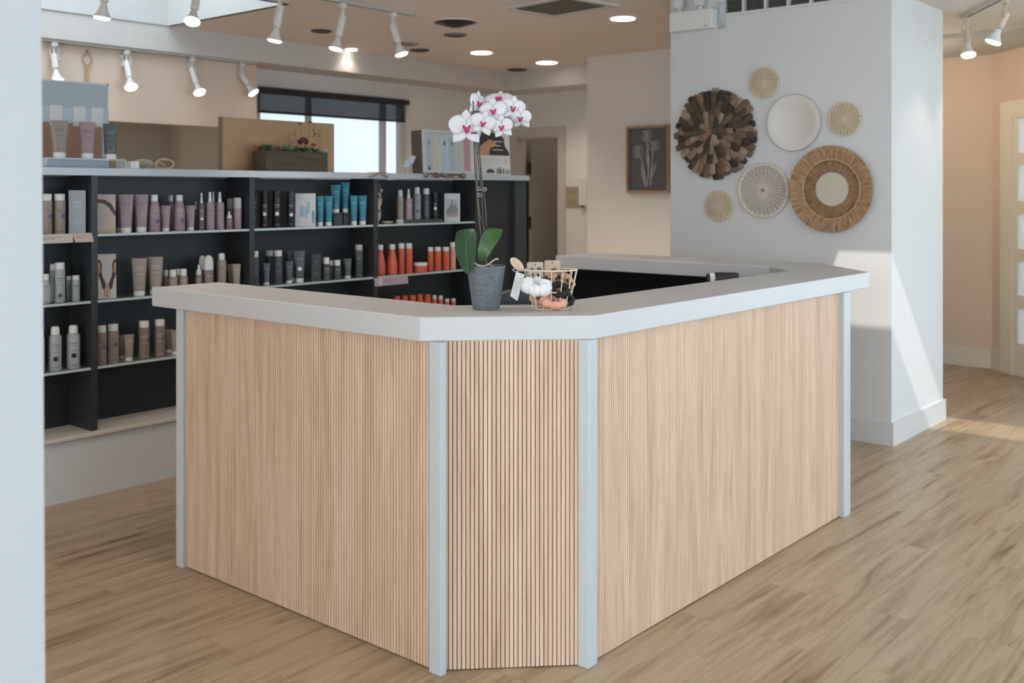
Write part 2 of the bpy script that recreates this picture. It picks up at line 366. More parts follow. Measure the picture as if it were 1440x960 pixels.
# entry corner: wall at 9.3, diagonal wall with glazed door, lowered ceiling
struct('wall_right', MB().box((9.3, 2.55, 0), (9.42, 3.5, CZ)), plain('warm_wall_paint', (0.64, 0.50, 0.37), 0.75, var=0.02))
A45 = Vector((9.3, 2.55, 0)); D45 = Vector((-1, -1, 0)).normalized(); N45 = Vector((1, -1, 0)).normalized()
m45 = Matrix((( D45.x, N45.x, 0, A45.x), (D45.y, N45.y, 0, A45.y), (0, 0, 1, 0), (0, 0, 0, 1)))   # local x along wall, y outward
mb = MB(); mb.M = m45
DX0, DX1, DZ = 0.325, 1.24, 2.10
mb.box((0, 0, 0), (DX0-0.02, 0.14, CZ)).box((DX0-0.02, 0, DZ+0.02), (DX1+0.02, 0.14, CZ)).box((DX1+0.02, 0, 0), (1.6, 0.14, CZ)); struct('wall_entry', mb, plain('warm_entry_paint', (0.64, 0.50, 0.37), 0.75, var=0.02))
mb = MB(); mb.M = m45
mb.box((DX0-0.17, -0.02, 0), (DX0, 0, DZ+0.13)).box((DX1, -0.02, 0), (DX1+0.15, 0, DZ+0.13)).box((DX0, -0.02, DZ), (DX1, 0, DZ+0.13))
mb.box((DX0-0.02, 0, 0), (DX0, 0.14, DZ)).box((DX1, 0, 0), (DX1+0.02, 0.14, DZ)).box((DX0, 0, DZ), (DX1, 0.14, DZ+0.02)); struct('trim_4', mb, 'door_paint')
dr = MB(); dr.M = m45; ps = []
pz = []
pt = on = None
tt = depth(A45 + D45*0.40)
for a, b in ((166, 215), (232, 282), (301, 350), (367, 415), (433, 482)):
    pz.append((EYE - (b-HORIZON)/FPX*tt, EYE - (a-HORIZON)/FPX*tt))
px0, px1 = DX0+0.07, DX1-0.07
dr.box((DX0, -0.012, 0.01), (px0, 0.028, DZ)).box((px1, -0.012, 0.01), (DX1, 0.028, DZ))
zs = [0.01] + [v for p in sorted(pz) for v in p] + [DZ]
for i in range(0, len(zs), 2): dr.box((px0, -0.012, zs[i]), (px1, 0.028, zs[i+1]))
door2 = dr.build('door_2', 'door_paint', smooth=False); door2['kind'] = 'structure'
for a, b in pz:
    q = MB(); q.M = m45; q.box((px0, -0.004, a), (px1, 0.004, b)); q.build('door_pane', 'frost', door2, smooth=False)
plane_wall('wall_entry_side', 'X', 8.17, 0.13, -3.0, 1.42, 0, CZ, [(-2.5, 0.9, 0.3, 2.4)], 'wall')  # opening added for the entry fill lamp
mb = MB(); mb.box((9.3-bt, 2.55, 0), (9.3, 3.4, bh+0.03)); mb.M = m45; mb.box((0, -bt, 0), (DX0-0.17, 0, bh+0.03)); struct('baseboard_right', mb, plain('warm_baseboard', (0.66, 0.58, 0.47), 0.5))
mb = MB(); mb.prism([(6.0, -3.0), (8.3, -3.0), (8.3, 1.35), (9.42, 2.47), (9.42, 3.5), (7.02, 3.5), (7.02, 2.23), (6.0, 2.23)], 2.68, CZ-0.001); struct('ceiling_entry', mb, plain('entry_ceiling_paint', (0.66, 0.60, 0.52), 0.8))
struct('trim_5', MB().prism([(8.1, 3.5), (8.1, 2.19), (6.8, 0.89), (8.17, 0.89), (9.42, 2.5), (9.42, 3.5)], 2.65, 2.68), plain('sage_soffit_paint', (0.52, 0.51, 0.45), 0.8))
# what lies outside the windows
struct('exterior_building', MB().box((2.5, 12.5, -0.2), (14, 12.7, 4.2)), plain('pale_render', (0.66, 0.70, 0.74), 0.8, var=0.12, vscale=1.0))
struct('exterior_ground', MB().box((-14, -14, -0.3), (24, 22, -0.25)), plain('pale_paving', (0.55, 0.56, 0.57), 0.9))
# window in the back wall
wf = MB(); yy = 7.80
def frame(mb, a, b, z0, z1, y0, y1, w_): mb.box((a, y0, z0), (a+w_, y1, z1)).box((b-w_, y0, z0), (b, y1, z1)).box((a+w_, y0, z0), (b-w_, y1, z0+w_)).box((a+w_, y0, z1-w_), (b-w_, y1, z1))
frame(wf, WX0, WX1, 1.35, WZ1, yy-0.02, yy+0.05, 0.06)
wf.box((WX1-0.30, yy-0.02, 1.41), (WX1-0.26, yy+0.05, WZ1-0.06)); wf.box(((WX0+WX1)/2-0.32, yy, 1.41), ((WX0+WX1)/2-0.27, yy+0.04, WZ1-0.06))
win = wf.build('window_1', 'trim', smooth=False); win['kind'] = 'structure'
MB().box((WX0+0.06, yy+0.01, 1.41), (WX1-0.06, yy+0.018, WZ1-0.06)).build('glass_pane', 'pane', win, smooth=False)
# ------------------------------------------------------------------ reception desk
O = (2.30, 2.30, 0)
desk = thing('reception_desk', (0, 0, 0), 'U-shaped reception desk clad in fluted pale oak with a thick white top', 'reception desk')
ZB, ZT = 1.03, 1.106
outer = [(2.279, 3.85), (2.279, 2.302), (2.665, 1.915), (4.945, 1.915), (5.37, 2.34), (5.37, 3.87)]
inner = [(4.99, 3.87), (4.99, 2.46), (4.775, 2.245), (2.80, 2.245), (2.595, 2.45), (2.595, 3.85)]
mb = MB(); n = 6
# top as a chain of quads between outer and inner outlines
inn = inner[::-1]
vs_ = [(p[0], p[1], z) for z in (ZB, ZT) for p in outer] + [(p[0], p[1], z) for z in (ZB, ZT) for p in inn]
fs = []
for i in range(5):
    o0, o1, i0, i1 = i, i+1, 12+i, 13+i
    fs += [(o0+6, o1+6, i1+6, i0+6)[::1], (o1, o0, i0, i1), (o0, o1, o1+6, o0+6), (i1, i0, i0+6, i1+6)]
fs += [(0, 6, 18, 12), (5, 17, 23, 11)]
mb.add(vs_, fs); mb.build('countertop', 'counter', desk, bevel=0.004, smooth=False, fixn=True)
body = [(2.317, 3.70), (2.317, 2.272), (2.655, 1.934), (4.66, 1.928), (5.10, 2.368), (5.10, 3.82)]
def panel(a, b, name='fluted_panel', z0=0.004, z1=ZB, pitch=0.01335):
    a, b = Vector((*a, 0)), Vector((*b, 0)); d = (b-a); L = d.length; d.normalize(); nrm = Vector((d.y, -d.x, 0))
    mt = Matrix(((d.x, nrm.x, 0, a.x), (d.y, nrm.y, 0, a.y), (0, 0, 1, 0), (0, 0, 0, 1)))    # x along, y outward
    bk = MB(); bk.M = mt; bk.box((0, -0.03, z0), (L, -0.005, z1)); core = bk.build(name, 'groove', desk, smooth=False, fixn=True)
    s = MB(); s.M = mt; k = int(L/pitch); p = L/k; rnd = random.Random(int(L*1000))
    t = 0.5
    for i in range(k):
        t = 0.6*t + 0.4*rnd.random() if rnd.random() > 0.12 else rnd.random()
        s.t = t; g = 0.0012; x0, x1 = i*p+g, (i+1)*p-g
        s.add([(x0, -0.006, z0), (x0, 0.0005, z0), (x0+0.0012, 0.002, z0), (x1-0.0012, 0.002, z0), (x1, 0.0005, z0), (x1, -0.006, z0),
               (x0, -0.006, z1), (x0, 0.0005, z1), (x0+0.0012, 0.002, z1), (x1-0.0012, 0.002, z1), (x1, 0.0005, z1), (x1, -0.006, z1)],
              [(0,1,7,6), (1,2,8,7), (2,3,9,8), (3,4,10,9), (4,5,11,10), (0,5,4,3,2,1), (6,7,8,9,10,11)])
    s.build('slat_face', 'slat', core, smooth=False, fixn=True)
    return core
for i in range(5): panel(body[i], body[i+1])
def post(poly, name='corner_post'): MB().prism(poly, 0.0, ZB).build(name, 'post', desk, bevel=0.002, smooth=False)
post([(2.300, 3.655), (2.300, 3.705), (2.35, 3.705), (2.35, 3.655)], 'end_post')
post([(2.300, 2.283), (2.300, 2.233), (2.327, 2.233), (2.327, 2.283)])
post([(2.635, 1.954), (2.635, 1.914), (2.685, 1.914), (2.685, 1.954)])
post([(4.615, 1.905), (4.690, 1.905), (4.70, 1.95), (4.615, 1.95)], 'end_post')
# black inner lining, worktop, kick side and corner shelf
lin = [(2.36, 3.70), (2.36, 2.285), (2.68, 1.965), (4.64, 1.975), (5.055, 2.39), (5.055, 3.82)]
for i in range(5):
    a, b = Vector((*lin[i], 0)), Vector((*lin[i+1], 0)); d = (b-a).normalized(); nn = Vector((-d.y, d.x, 0))
    MB().prism([tuple(a.xy), tuple(b.xy), tuple((b+nn*0.018).xy), tuple((a+nn*0.018).xy)], 0.0, ZB).build('inner_panel', 'lining', desk, smooth=False)
MB().prism([(2.40, 3.66), (2.40, 2.32), (2.71, 2.0), (4.62, 2.0), (5.03, 2.41), (5.03, 3.8), (4.42, 3.8), (4.42, 2.62), (2.98, 2.62), (2.98, 3.66)], 0.72, 0.75).build('worktop', 'lining', desk, smooth=False)
MB().box((4.25, 2.0, 1.028), (4.62, 2.50, 1.046)).box((4.25, 2.0, 0.75), (4.27, 2.50, 1.028)).box((4.60, 2.0, 0.75), (4.62, 2.50, 1.028)).build('raised_shelf', 'lining', desk, smooth=False)

# device lying on the raised shelf (black barrel, white band)
c = at_t(1012, 390, depth((4.42, 2.33)))
dv = thing('handheld_device', (4.42, 2.41, 1.047), 'black barrel-shaped handheld device with a white band, behind the inner counter edge', 'device', rz=math.atan2(-CA, SA)); dv.scale = (0.86, 1.0, 1.0)
s = MB(); s.M = Matrix.Translation((0, 0, 0.0325)) @ Matrix.Rotation(PI/2, 4, 'Y')
s.loft([(-0.060, 0.031, 0.031), (-0.052, 0.0325, 0.0325), (0.055, 0.0325, 0.0325), (0.068, 0.031, 0.031), (0.075, 0.025, 0.025)], 20, power=2.6); s.build('barrel', 'deep_black', dv, fixn=True)
s = MB(); s.M = Matrix.Translation((0, 0, 0.0325)) @ Matrix.Rotation(PI/2, 4, 'Y')
s.loft([(-0.086, 0.031, 0.031), (-0.060, 0.031, 0.031)], 20, power=2.6); s.build('white_band', 'white_metal', dv, fixn=True)
s = MB(); s.M = Matrix.Translation((0, 0, 0.0325)) @ Matrix.Rotation(PI/2, 4, 'Y')
s.loft([(-0.098, 0.024, 0.024), (-0.086, 0.030, 0.030)], 20); s.build('end_cap', 'deep_black', dv, fixn=True)
s = MB(); s.M = Matrix.Translation((0, 0, 0.022)) @ Matrix.Rotation(PI/2, 4, 'Y')
s.loft([(0.072, 0.016, 0.016), (0.095, 0.011, 0.011), (0.115, 0.011, 0.011), (0.118, 0.015, 0.012)], 14); s.build('nozzle', 'deep_black', dv, fixn=True)

# office chair inside the desk
ch = thing('office_chair', (3.52, 3.02, 0), 'black office chair inside the desk, seen between flower pot and wire basket', 'chair', rz=-0.5)
cm = plain('black_leatherette', (0.025, 0.028, 0.032), 0.42, bump=0.2, bscale=80)
s = MB(); s.loft([(0.44, 0.2, 0.2), (0.46, 0.245, 0.24), (0.50, 0.25, 0.245), (0.53, 0.22, 0.21)], 28, power=3.5); s.build('seat', cm, ch)
s = MB(); s.M = Matrix.Translation((0, -0.27, 0.82)) @ Matrix.Rotation(PI/2+0.12, 4, 'X')
s.loft([(-0.03, 0.19, 0.24), (-0.02, 0.225, 0.27), (0.02, 0.225, 0.27), (0.035, 0.19, 0.24)], 28, power=3.2); s.build('backrest', cm, ch)
s = MB(); s.tube([(0, -0.10, 0.43), (0, -0.25, 0.43), (0, -0.31, 0.50), (0, -0.31, 0.66)], 0.016); s.build('back_support', 'deep_black', ch)
s = MB(); s.loft([(0.09, 0.03, 0.03), (0.25, 0.03, 0.03), (0.25, 0.018, 0.018), (0.44, 0.018, 0.018)], 14); s.build('gas_column', 'chrome', ch)
for i in range(5):
    a = 2*PI*i/5; s = MB(); s.tube([(0, 0, 0.105), (0.28*math.cos(a), 0.28*math.sin(a), 0.07)], 0.02, r1=0.012); lg = s.build('base_arm', 'deep_black', ch)
    s = MB(); s.M = Matrix.Translation((0.28*math.cos(a), 0.28*math.sin(a), 0.028)) @ Matrix.Rotation(PI/2, 4, 'X'); s.loft([(-0.02, 0.02, 0.02), (-0.012, 0.028, 0.028), (0.012, 0.028, 0.028), (0.02, 0.02, 0.02)], 14); s.build('caster', 'deep_black', lg)

# ------------------------------------------------------------------ retail shelf unit
shelf = thing('retail_shelf', (0, 0, 0), 'long charcoal retail shelf unit on a white plinth, filled with hair products', 'shelf unit')
YF, YB = 4.865, 5.085
SHX = [1.66, 2.575, 3.502, 4.432, 5.380, 5.905]
LED = 0.318
MB().box((1.60, 4.86, 0), (5.92, 5.15, LED-0.02)).build('plinth', plain('plinth_paint', (0.62, 0.62, 0.62), 0.6, var=0.02), shelf, smooth=False)
MB().box((1.60, 4.84, LED-0.02), (5.93, 5.15, LED)).build('plinth_ledge', plain('ledge_paint', (0.62, 0.57, 0.51), 0.5), shelf, bevel=0.003, smooth=False)
MB().box((1.62, YB, LED), (5.905, YB+0.03, 1.572)).build('back_panel', 'shelf_back', shelf, smooth=False)
DK0, DK1 = 1.574, 1.612
MB().box((1.60, 4.845, DK0), (5.935, 5.19, DK1)).build('top_deck', plain('glossy_pale_deck', (0.44, 0.47, 0.50), 0.14, var=0.03), shelf, bevel=0.002, smooth=False)
for x in SHX: MB().box((x-0.02, YF, LED), (x+0.012, YB, DK0)).build('divider', 'shelf_face', shelf, smooth=False)
MB().box((5.392, YF+0.03, LED), (5.885, YF+0.048, DK0)).build('closed_panel', 'shelf_back', shelf, smooth=False)
MB().box((5.79, YF-0.004, LED), (5.917, YF+0.03, DK0)).build('end_stile', plain('slate_board', (0.035, 0.045, 0.05), 0.5), shelf, smooth=False)
SH = [1.285, 0.957, 0.630]
for b in range(4):
    for z in SH:
        a, c_ = SHX[b]+0.012, SHX[b+1]-0.02
        sh_ = MB().box((a, YF+0.012, z-0.010), (c_, YB, z)).build('shelf', 'glass_shelf', shelf, smooth=False)
        MB().box((a, YF+0.005, z-0.011), (c_, YF+0.012, z+0.001)).build('shelf_edge', 'edge', sh_, smooth=False)

# ------------------------------------------------------------------ products
PC = {}
def pcol(c, rough=0.42):
    key = (c, rough)
    if key not in PC: PC[key] = plain('plastic_%02d' % len(PC), c, rough, var=0.03, vscale=20)
    return PC[key]
WHITE = (0.74, 0.74, 0.72); TAUPE = (0.30, 0.245, 0.205); TAUPE2 = (0.22, 0.18, 0.15); LILAC = (0.33, 0.235, 0.265); LILAC2 = (0.24, 0.17, 0.20)
SILVER = (0.36, 0.39, 0.39); DGREY = (0.075, 0.083, 0.088); CHAR = (0.05, 0.055, 0.058); BLACK = (0.013, 0.013, 0.014)
TEAL = (0.012, 0.19, 0.26); CORAL = (0.66, 0.125, 0.065); CORAL2 = (0.55, 0.12, 0.07); PEACH = (0.68, 0.40, 0.27)
def interp(secs, z):
    for (z0, a0, b0), (z1, a1, b1) in zip(secs, secs[1:]):
        if z <= z1: k = 0 if z1 == z0 else max(0, (z-z0)/(z1-z0)); return a0+(a1-a0)*k, b0+(b1-b0)*k
    return secs[-1][1:]
def product(kind, name, loc, w_, h, col, label, rz, capc=WHITE, group=None, mark=None, dot=None, tilt=0):
    o = thing(name, loc, label, {'tube': 'tube', 'jar': 'jar', 'box': 'box'}.get(kind, 'bottle'), group, rz)
    r = w_/2; cap = None; extra = None
    if kind == 'tube':
        rc = 0.37*w_
        body_ = [(0.13*h, rc*1.02, rc*1.0), (0.17*h, rc*1.08, rc*1.02), (0.55*h, r*0.9, rc*0.62), (0.93*h, r*0.99, 0.004), (h, r, 0.0022)]
        cap = [(0, rc*0.94, rc*0.94), (0.005, rc, rc), (0.135*h, rc*1.02, rc*1.02)]
    elif kind == 'straight':
        body_ = [(0, r*0.93, r*0.93), (0.004, r, r), (0.82*h, r, r), (0.835*h, r*0.9, r*0.9)]
        cap = [(0.835*h, r*0.86, r*0.86), (0.87*h, r*0.9, r*0.9), (0.99*h, r*0.9, r*0.9), (h, r*0.82, r*0.82)]
    elif kind == 'aerosol':
        body_ = [(0, r*0.93, r*0.93), (0.006, r, r), (0.76*h, r, r), (0.80*h, r*0.86, r*0.86), (0.815*h, r*0.66, r*0.66)]
        cap = [(0.815*h, r*0.66, r*0.66), (0.83*h, r*0.70, r*0.70), (0.96*h, r*0.66, r*0.66), (h, r*0.5, r*0.5)]
    elif kind == 'capped':
        body_ = [(0, r*0.93, r*0.93), (0.005, r, r), (0.66*h, r, r)]
        cap = [(0.66*h, r*0.985, r*0.985), (0.97*h, r*0.97, r*0.97), (h, r*0.85, r*0.85)]
    elif kind == 'curvy':
        body_ = [(0, r*0.86, r*0.86), (0.02*h, r*0.95, r*0.95), (0.16*h, r, r), (0.38*h, r*0.95, r*0.95), (0.60*h, r*0.72, r*0.72), (0.76*h, r*0.52, r*0.52), (0.84*h, r*0.50, r*0.50)]
        cap = [(0.84*h, r*0.56, r*0.56), (0.99*h, r*0.54, r*0.54), (h, r*0.5, r*0.5)]
    elif kind == 'sloped':
        body_ = [(0, r*0.93, r*0.93), (0.02*h, r, r), (0.6*h, r*0.97, r*0.97), (0.74*h, r*0.78, r*0.78), (0.83*h, r*0.62, r*0.62)]
        cap = [(0.83*h, r*0.62, r*0.62), (0.99*h, r*0.60, r*0.60), (h, r*0.55, r*0.55)]
    elif kind == 'small':
        body_ = [(0, r*0.93, r*0.93), (0.02*h, r, r), (0.62*h, r, r), (0.72*h, r*0.72, r*0.72)]
        cap = [(0.72*h, r*0.74, r*0.74), (0.98*h, r*0.74, r*0.74), (h, r*0.68, r*0.68)]
    elif kind == 'pump':
        body_ = [(0, r*0.93, r*0.93), (0.01*h, r, r), (0.70*h, r, r), (0.725*h, r*0.82, r*0.82)]
        cap = [(0.725*h, r*0.42, r*0.42), (0.82*h, r*0.40, r*0.40), (0.83*h, r*0.30, r*0.30), (0.90*h, r*0.30, r*0.34), (0.97*h, r*0.28, r*0.46), (h, r*0.2, r*0.3)]
    elif kind == 'dropper':
        body_ = [(0, r*0.93, r*0.93), (0.02*h, r, r), (0.55*h, r, r), (0.62*h, r*0.7, r*0.7)]
        cap = [(0.62*h, r*0.75, r*0.75), (0.78*h, r*0.70, r*0.70), (0.80*h, r*0.35, r*0.35), (0.96*h, r*0.28, r*0.28), (h, r*0.1, r*0.1)]
    elif kind == 'dome':
        body_ = [(0, r*0.93, r*0.93), (0.01*h, r, r), (0.58*h, r, r)]
        cap = [(0.58*h, r*0.99, r*0.99), (0.80*h, r*0.97, r*0.97), (0.90*h, r*0.85, r*0.85), (0.97*h, r*0.55, r*0.55), (h, r*0.2, r*0.2)]
    elif kind == 'oval':
        body_ = [(0, r*0.7, r*0.5), (0.02*h, r*0.85, r*0.6), (0.25*h, r, r*0.65), (0.55*h, r*0.92, r*0.6), (0.78*h, r*0.55, r*0.5), (0.80*h, r*0.5, r*0.5)]
        cap = [(0.80*h, r*0.58, r*0.58), (0.99*h, r*0.58, r*0.58), (h, r*0.5, r*0.5)]
    elif kind == 'jar':
        body_ = [(0, r*0.92, r*0.92), (0.06*h, r*0.98, r*0.98), (0.70*h, r*0.98, r*0.98)]
        cap = [(0.70*h, r, r), (0.97*h, r, r), (h, r*0.95, r*0.95)]
    if kind == 'box':
        dp = min(w_*0.55, 0.05)
        MB().box((-r, -dp/2, 0), (r, dp/2, h)).build('carton', pcol(col, 0.5), o, bevel=0.0008, smooth=False)
        sec = lambda z: (r*0.98, dp/2)
        f = MB()
        if mark:
            for k, (zz, ww, hh) in enumerate(((0.72, 0.55, 0.02), (0.62, 0.4, 0.014), (0.30, 0.5, 0.012), (0.24, 0.35, 0.012))):
                f.box((-r*ww, -dp/2-0.0006, zz*h), (r*ww, -dp/2, (zz+hh)*h))
            f.build('printed_mark', pcol(mark), o, smooth=False)
        return o
    pw = 2.0
    MB().loft(body_, 18, power=pw).build('body', pcol(col, 0.38), o)
    MB().loft(cap, 18).build('cap', pcol(capc, 0.45), o)
    sec = lambda z: interp(body_, z)
    lo, hi = body_[0][0]/h, body_[-1][0]/h
    if mark:
        f = MB(); L = hi-lo
        for zz, ph, hh in ((0.72, 0.62, 0.016), (0.66, 0.45, 0.010), (0.52, 0.5, 0.008), (0.10, 0.55, 0.010)):
            f.patch(sec, (lo+L*zz)*h, (lo+L*zz+hh)*h, ph, m=1)
        f.build('printed_mark', pcol(mark), o)
    if dot:
        f = MB(); z0 = (lo + (hi-lo)*dot[1])*h; a, b_ = sec(z0); rr = min(0.22*w_, 0.012)
        th0 = dot[2] if len(dot) > 2 else 0.0
        pv = []
        for i in range(15):
            q = 2*PI*i/14 if i < 14 else 0; k_ = 1 if i < 14 else 0; zz = z0+rr*k_*math.sin(q); th = -PI/2+th0+rr*k_*math.cos(q)/max(a, 1e-4); a_, b2_ = sec(zz)
            pv.append(((a_+0.001)*math.cos(th), (b2_+0.001)*math.sin(th), zz))
        f.add(pv, [(14, i, (i+1) % 14) for i in range(14)])
        f.build('round_badge', pcol(dot[0]), o)
    return o
def shelf_item(kind, x0, x1, ytop, zb, col, label, name=None, row=0, facing=0.8, yoff=0.0, **k):
    Y = (4.925 if row == 0 else 5.015) + yoff
    p = on_y((x0+x1)/2, ytop, Y); t = depth(p)
    w_ = (x1-x0)/FPX*t; h = p.z - zb
    rz = -math.atan2(p.x, p.y)*facing
    nm = name or {'tube': 'product_tube', 'jar': 'product_jar', 'box': 'product_box', 'pump': 'pump_bottle', 'aerosol': 'spray_can', 'dropper': 'dropper_bottle'}.get(kind, 'product_bottle')
    return product(kind, nm, (p.x, Y, zb), w_, h, col, label, rz, **k)
S1, S2, S3 = [z+0.0005 for z in SH]
BLUE = (0.11, 0.10, 0.22); INK = (0.13, 0.105, 0.10); PALE = (0.55, 0.50, 0.48); LPALE = (0.5, 0.42, 0.45)
I = shelf_item
g = 'products on the left end bay'
I('straight', 59, 73, 272.5, S1, TAUPE, 'leftmost taupe bottle with white cap, top shelf of the left end bay', mark=INK, dot=(BLUE, 0.55, 0.6), group=g)
I('straight', 75.5, 91.4, 272.5, S1, TAUPE, 'taupe white-capped bottle between another one and a tall grey box', mark=INK, dot=(BLUE, 0.55, 0.6), group=g)
I('box', 97, 119, 267.5, S1, (0.35, 0.38, 0.40), 'tall grey and white carton on top shelf of the left end bay', mark=(0.55, 0.6, 0.66), group=g)
I('oval', 58, 71, 385, S2, SILVER, 'rounded silver grey bottle at left, second shelf of the end bay', mark=DGREY, group=g)
I('straight', 70, 80, 371, S2, (0.24, 0.265, 0.265), 'tall grey bottle half hidden behind a taller-looking silver bottle, end bay', row=1, mark=DGREY, group=g)
I('straight', 77, 91, 369, S2, SILVER, 'tallest silver bottle on the second shelf of the left end bay', mark=DGREY, dot=(DGREY, 0.22), group=g)
I('straight', 93, 101, 388, S2, (0.22, 0.245, 0.245), 'small dark silver bottle behind the smallest one in the left end bay', row=1, mark=DGREY, group=g)
I('straight', 101, 112, 387, S2, SILVER, 'small silver bottle at right of second shelf, left end bay', mark=DGREY, group=g)
I('aerosol', 48, 62, 462, S3, SILVER, 'silver can cut off by the foreground wall, third shelf', mark=DGREY, group=g)
I('aerosol', 69, 86, 459, S3, SILVER, 'silver spray can with black round emblem, left of the pair on third shelf', mark=DGREY, dot=(BLACK, 0.34), group=g)
I('aerosol', 94, 112, 457, S3, SILVER, 'silver spray can with black round emblem, right one beside the divider', mark=DGREY, dot=(BLACK, 0.38), group=g)
g = 'lilac and taupe products in the second bay'
I('tube', 162, 171, 275, S1, LILAC2, 'dark lilac tube half hidden behind picture card and front tube', row=1, group=g)
I('tube', 166.5, 187, 273.4, S1, LILAC, 'large lilac tube right beside the blonde picture card', mark=INK, group=g)
I('tube', 189, 208, 273.4, S1, LILAC, 'large lilac tube next to the lilac bottle, second of its pair', mark=INK, group=g)
I('sloped', 208.5, 225, 273.8, S1, LILAC, 'lilac bottle with white cap between large tube and small tube', mark=LPALE, dot=(BLUE, 0.35, 0.5), group=g)
I('tube', 226, 239.5, 289, S1, LILAC, 'small lilac tube between the two lilac white-capped bottles', mark=LPALE, group=g)
I('sloped', 235, 245, 274.5, S1, LILAC2, 'lilac bottle standing behind, only its left side showing, top shelf', row=1, group=g)
I('sloped', 244.5, 260, 274, S1, LILAC, 'front lilac white-capped bottle just left of the second small tube', mark=LPALE, dot=(BLUE, 0.35, 0.5), group=g)
I('tube', 261, 274, 289, S1, LILAC, 'small lilac tube left of the dark pump bottles', mark=LPALE, group=g)
I('pump', 272, 279, 283, S1, (0.09, 0.075, 0.085), 'slim dark bottle half behind the small lilac tube', row=1, group=g)
I('pump', 279, 287.5, 271, S1, (0.14, 0.10, 0.10), 'dark plum pump bottle with a white round badge', mark=LPALE, dot=(WHITE, 0.42), group=g)
I('pump', 289, 301.5, 270, S1, LILAC, 'lilac pump bottle, left of the two on the top shelf', mark=INK, group=g)
I('pump', 297, 303, 269.5, S1, LILAC2, 'lilac pump bottle standing behind the front two, nozzle showing', row=1, group=g)
I('pump', 303, 315, 270, S1, LILAC, 'lilac pump bottle, right of the two on the top shelf', mark=INK, group=g)
I('dropper', 317, 327, 297, S1, LILAC2, 'short lilac bottle with white nozzle, smallest on its shelf', mark=LPALE, group=g)
I('capped', 319, 328.5, 279, S1, LILAC2, 'silver-topped bottle at the back near the divider', row=1, capc=(0.42, 0.43, 0.42), group=g)
I('capped', 328, 339.5, 278, S1, LILAC, 'lilac bottle with tall silvery cap beside the divider', capc=(0.48, 0.48, 0.47), mark=LPALE, group=g)
I('tube', 185.6, 206, 363, S2, TAUPE, 'large taupe tube, left of the pair on the middle shelf', mark=PALE, group=g)
I('tube', 208, 229, 361, S2, TAUPE, 'large taupe tube, right of the pair, partly behind the countertop corner', mark=PALE, group=g)
I('small', 228.5, 237.5, 379.5, S2, TAUPE2, 'small taupe bottle touching the right large taupe tube', row=1, mark=PALE, group=g)
I('small', 236.6, 249.4, 379, S2, TAUPE, 'small taupe white-capped bottle in the middle of three', mark=PALE, group=g)
I('small', 246, 254, 378, S2, TAUPE2, 'small taupe bottle behind, cap peeking between two small bottles', row=1, group=g)
I('small', 251, 264, 378, S2, TAUPE, 'small taupe white-capped bottle, rightmost of the small group', mark=PALE, group=g)
I('dropper', 274.7, 284, 372, S2, TAUPE2, 'dark taupe dropper bottle with pointed white top', mark=PALE, group=g)
I('dome', 279.5, 289, 359, S2, TAUPE2, 'domed white cap bottle behind the front domed one', row=1, group=g)
I('dome', 286, 300, 358.5, S2, (0.26, 0.19, 0.175), 'taupe bottle with big white domed cap, front one', mark=PALE, group=g)
I('aerosol', 305, 318, 356, S2, TAUPE, 'taupe spray can with white top on the middle shelf', mark=INK, group=g)
I('tube', 319.5, 330, 371.5, S2, TAUPE2, 'dark taupe tube behind, next to the divider', row=1, group=g)
I('tube', 325.5, 338.5, 371, S2, TAUPE, 'front short taupe tube next to the divider, middle shelf', mark=PALE, group=g)
I('straight', 135, 149.5, 457.5, S3, TAUPE, 'taupe bottle with blue badge right of the divider, lowest shelf', mark=INK, dot=(BLUE, 0.55, 0.4), group=g)
I('straight', 151, 166.5, 455.5, S3, TAUPE, 'taupe bottle with blue badge, second from divider on lowest shelf', mark=INK, dot=(BLUE, 0.58, 0.4), group=g)
I('tube', 166, 177, 471, S3, TAUPE2, 'small taupe tube behind the front one on the lowest shelf', row=1, group=g)
I('tube', 174, 188, 470, S3, TAUPE, 'front small taupe tube between two pairs of tall bottles', mark=PALE, group=g)
I('straight', 195, 210, 451, S3, (0.25, 0.185, 0.155), 'tall brown-taupe bottle, left of the right pair on lowest shelf', mark=PALE, dot=(BLUE, 0.58, 0.9), group=g)
I('straight', 217, 232, 449, S3, (0.25, 0.185, 0.155), 'tall brown-taupe bottle, right of the pair near the desk edge', mark=PALE, dot=(BLUE, 0.60, 0.6), group=g)
I('tube', 231, 242.5, 463, S3, TAUPE2, 'small taupe tube on lowest shelf, just left of the desk end', row=1, group=g)
I('tube', 239.5, 252, 464, S3, TAUPE, 'small taupe tube cut off by the desk end post', mark=PALE, group=g)
g = 'black and teal products in the third bay'
I('box', 352, 361, 272, S1, BLACK, 'slim black carton with white print beside the left divider', mark=(0.42, 0.42, 0.42), row=0, group=g)
I('box', 359, 368, 268, S1, BLACK, 'black carton behind, between slim carton and first black bottle', row=1, group=g)
I('straight', 366, 377, 268, S1, BLACK, 'leftmost black bottle with white round badge', capc=BLACK, mark=(0.35, 0.35, 0.35), dot=(WHITE, 0.45), group=g)
I('box', 375.5, 385, 269, S1, BLACK, 'black carton between the first and second badge bottles', row=1, group=g)
I('straight', 383, 395, 268, S1, BLACK, 'middle black bottle with white round badge', capc=BLACK, mark=(0.35, 0.35, 0.35), dot=(WHITE, 0.45), group=g)
I('box', 394, 403, 269, S1, BLACK, 'black carton between the second and third badge bottles', row=1, group=g)
I('straight', 403.5, 414.5, 269, S1, BLACK, 'rightmost black bottle with white round badge, beside white carton', capc=(0.03, 0.03, 0.03), mark=(0.35, 0.35, 0.35), dot=(WHITE, 0.42), group=g)
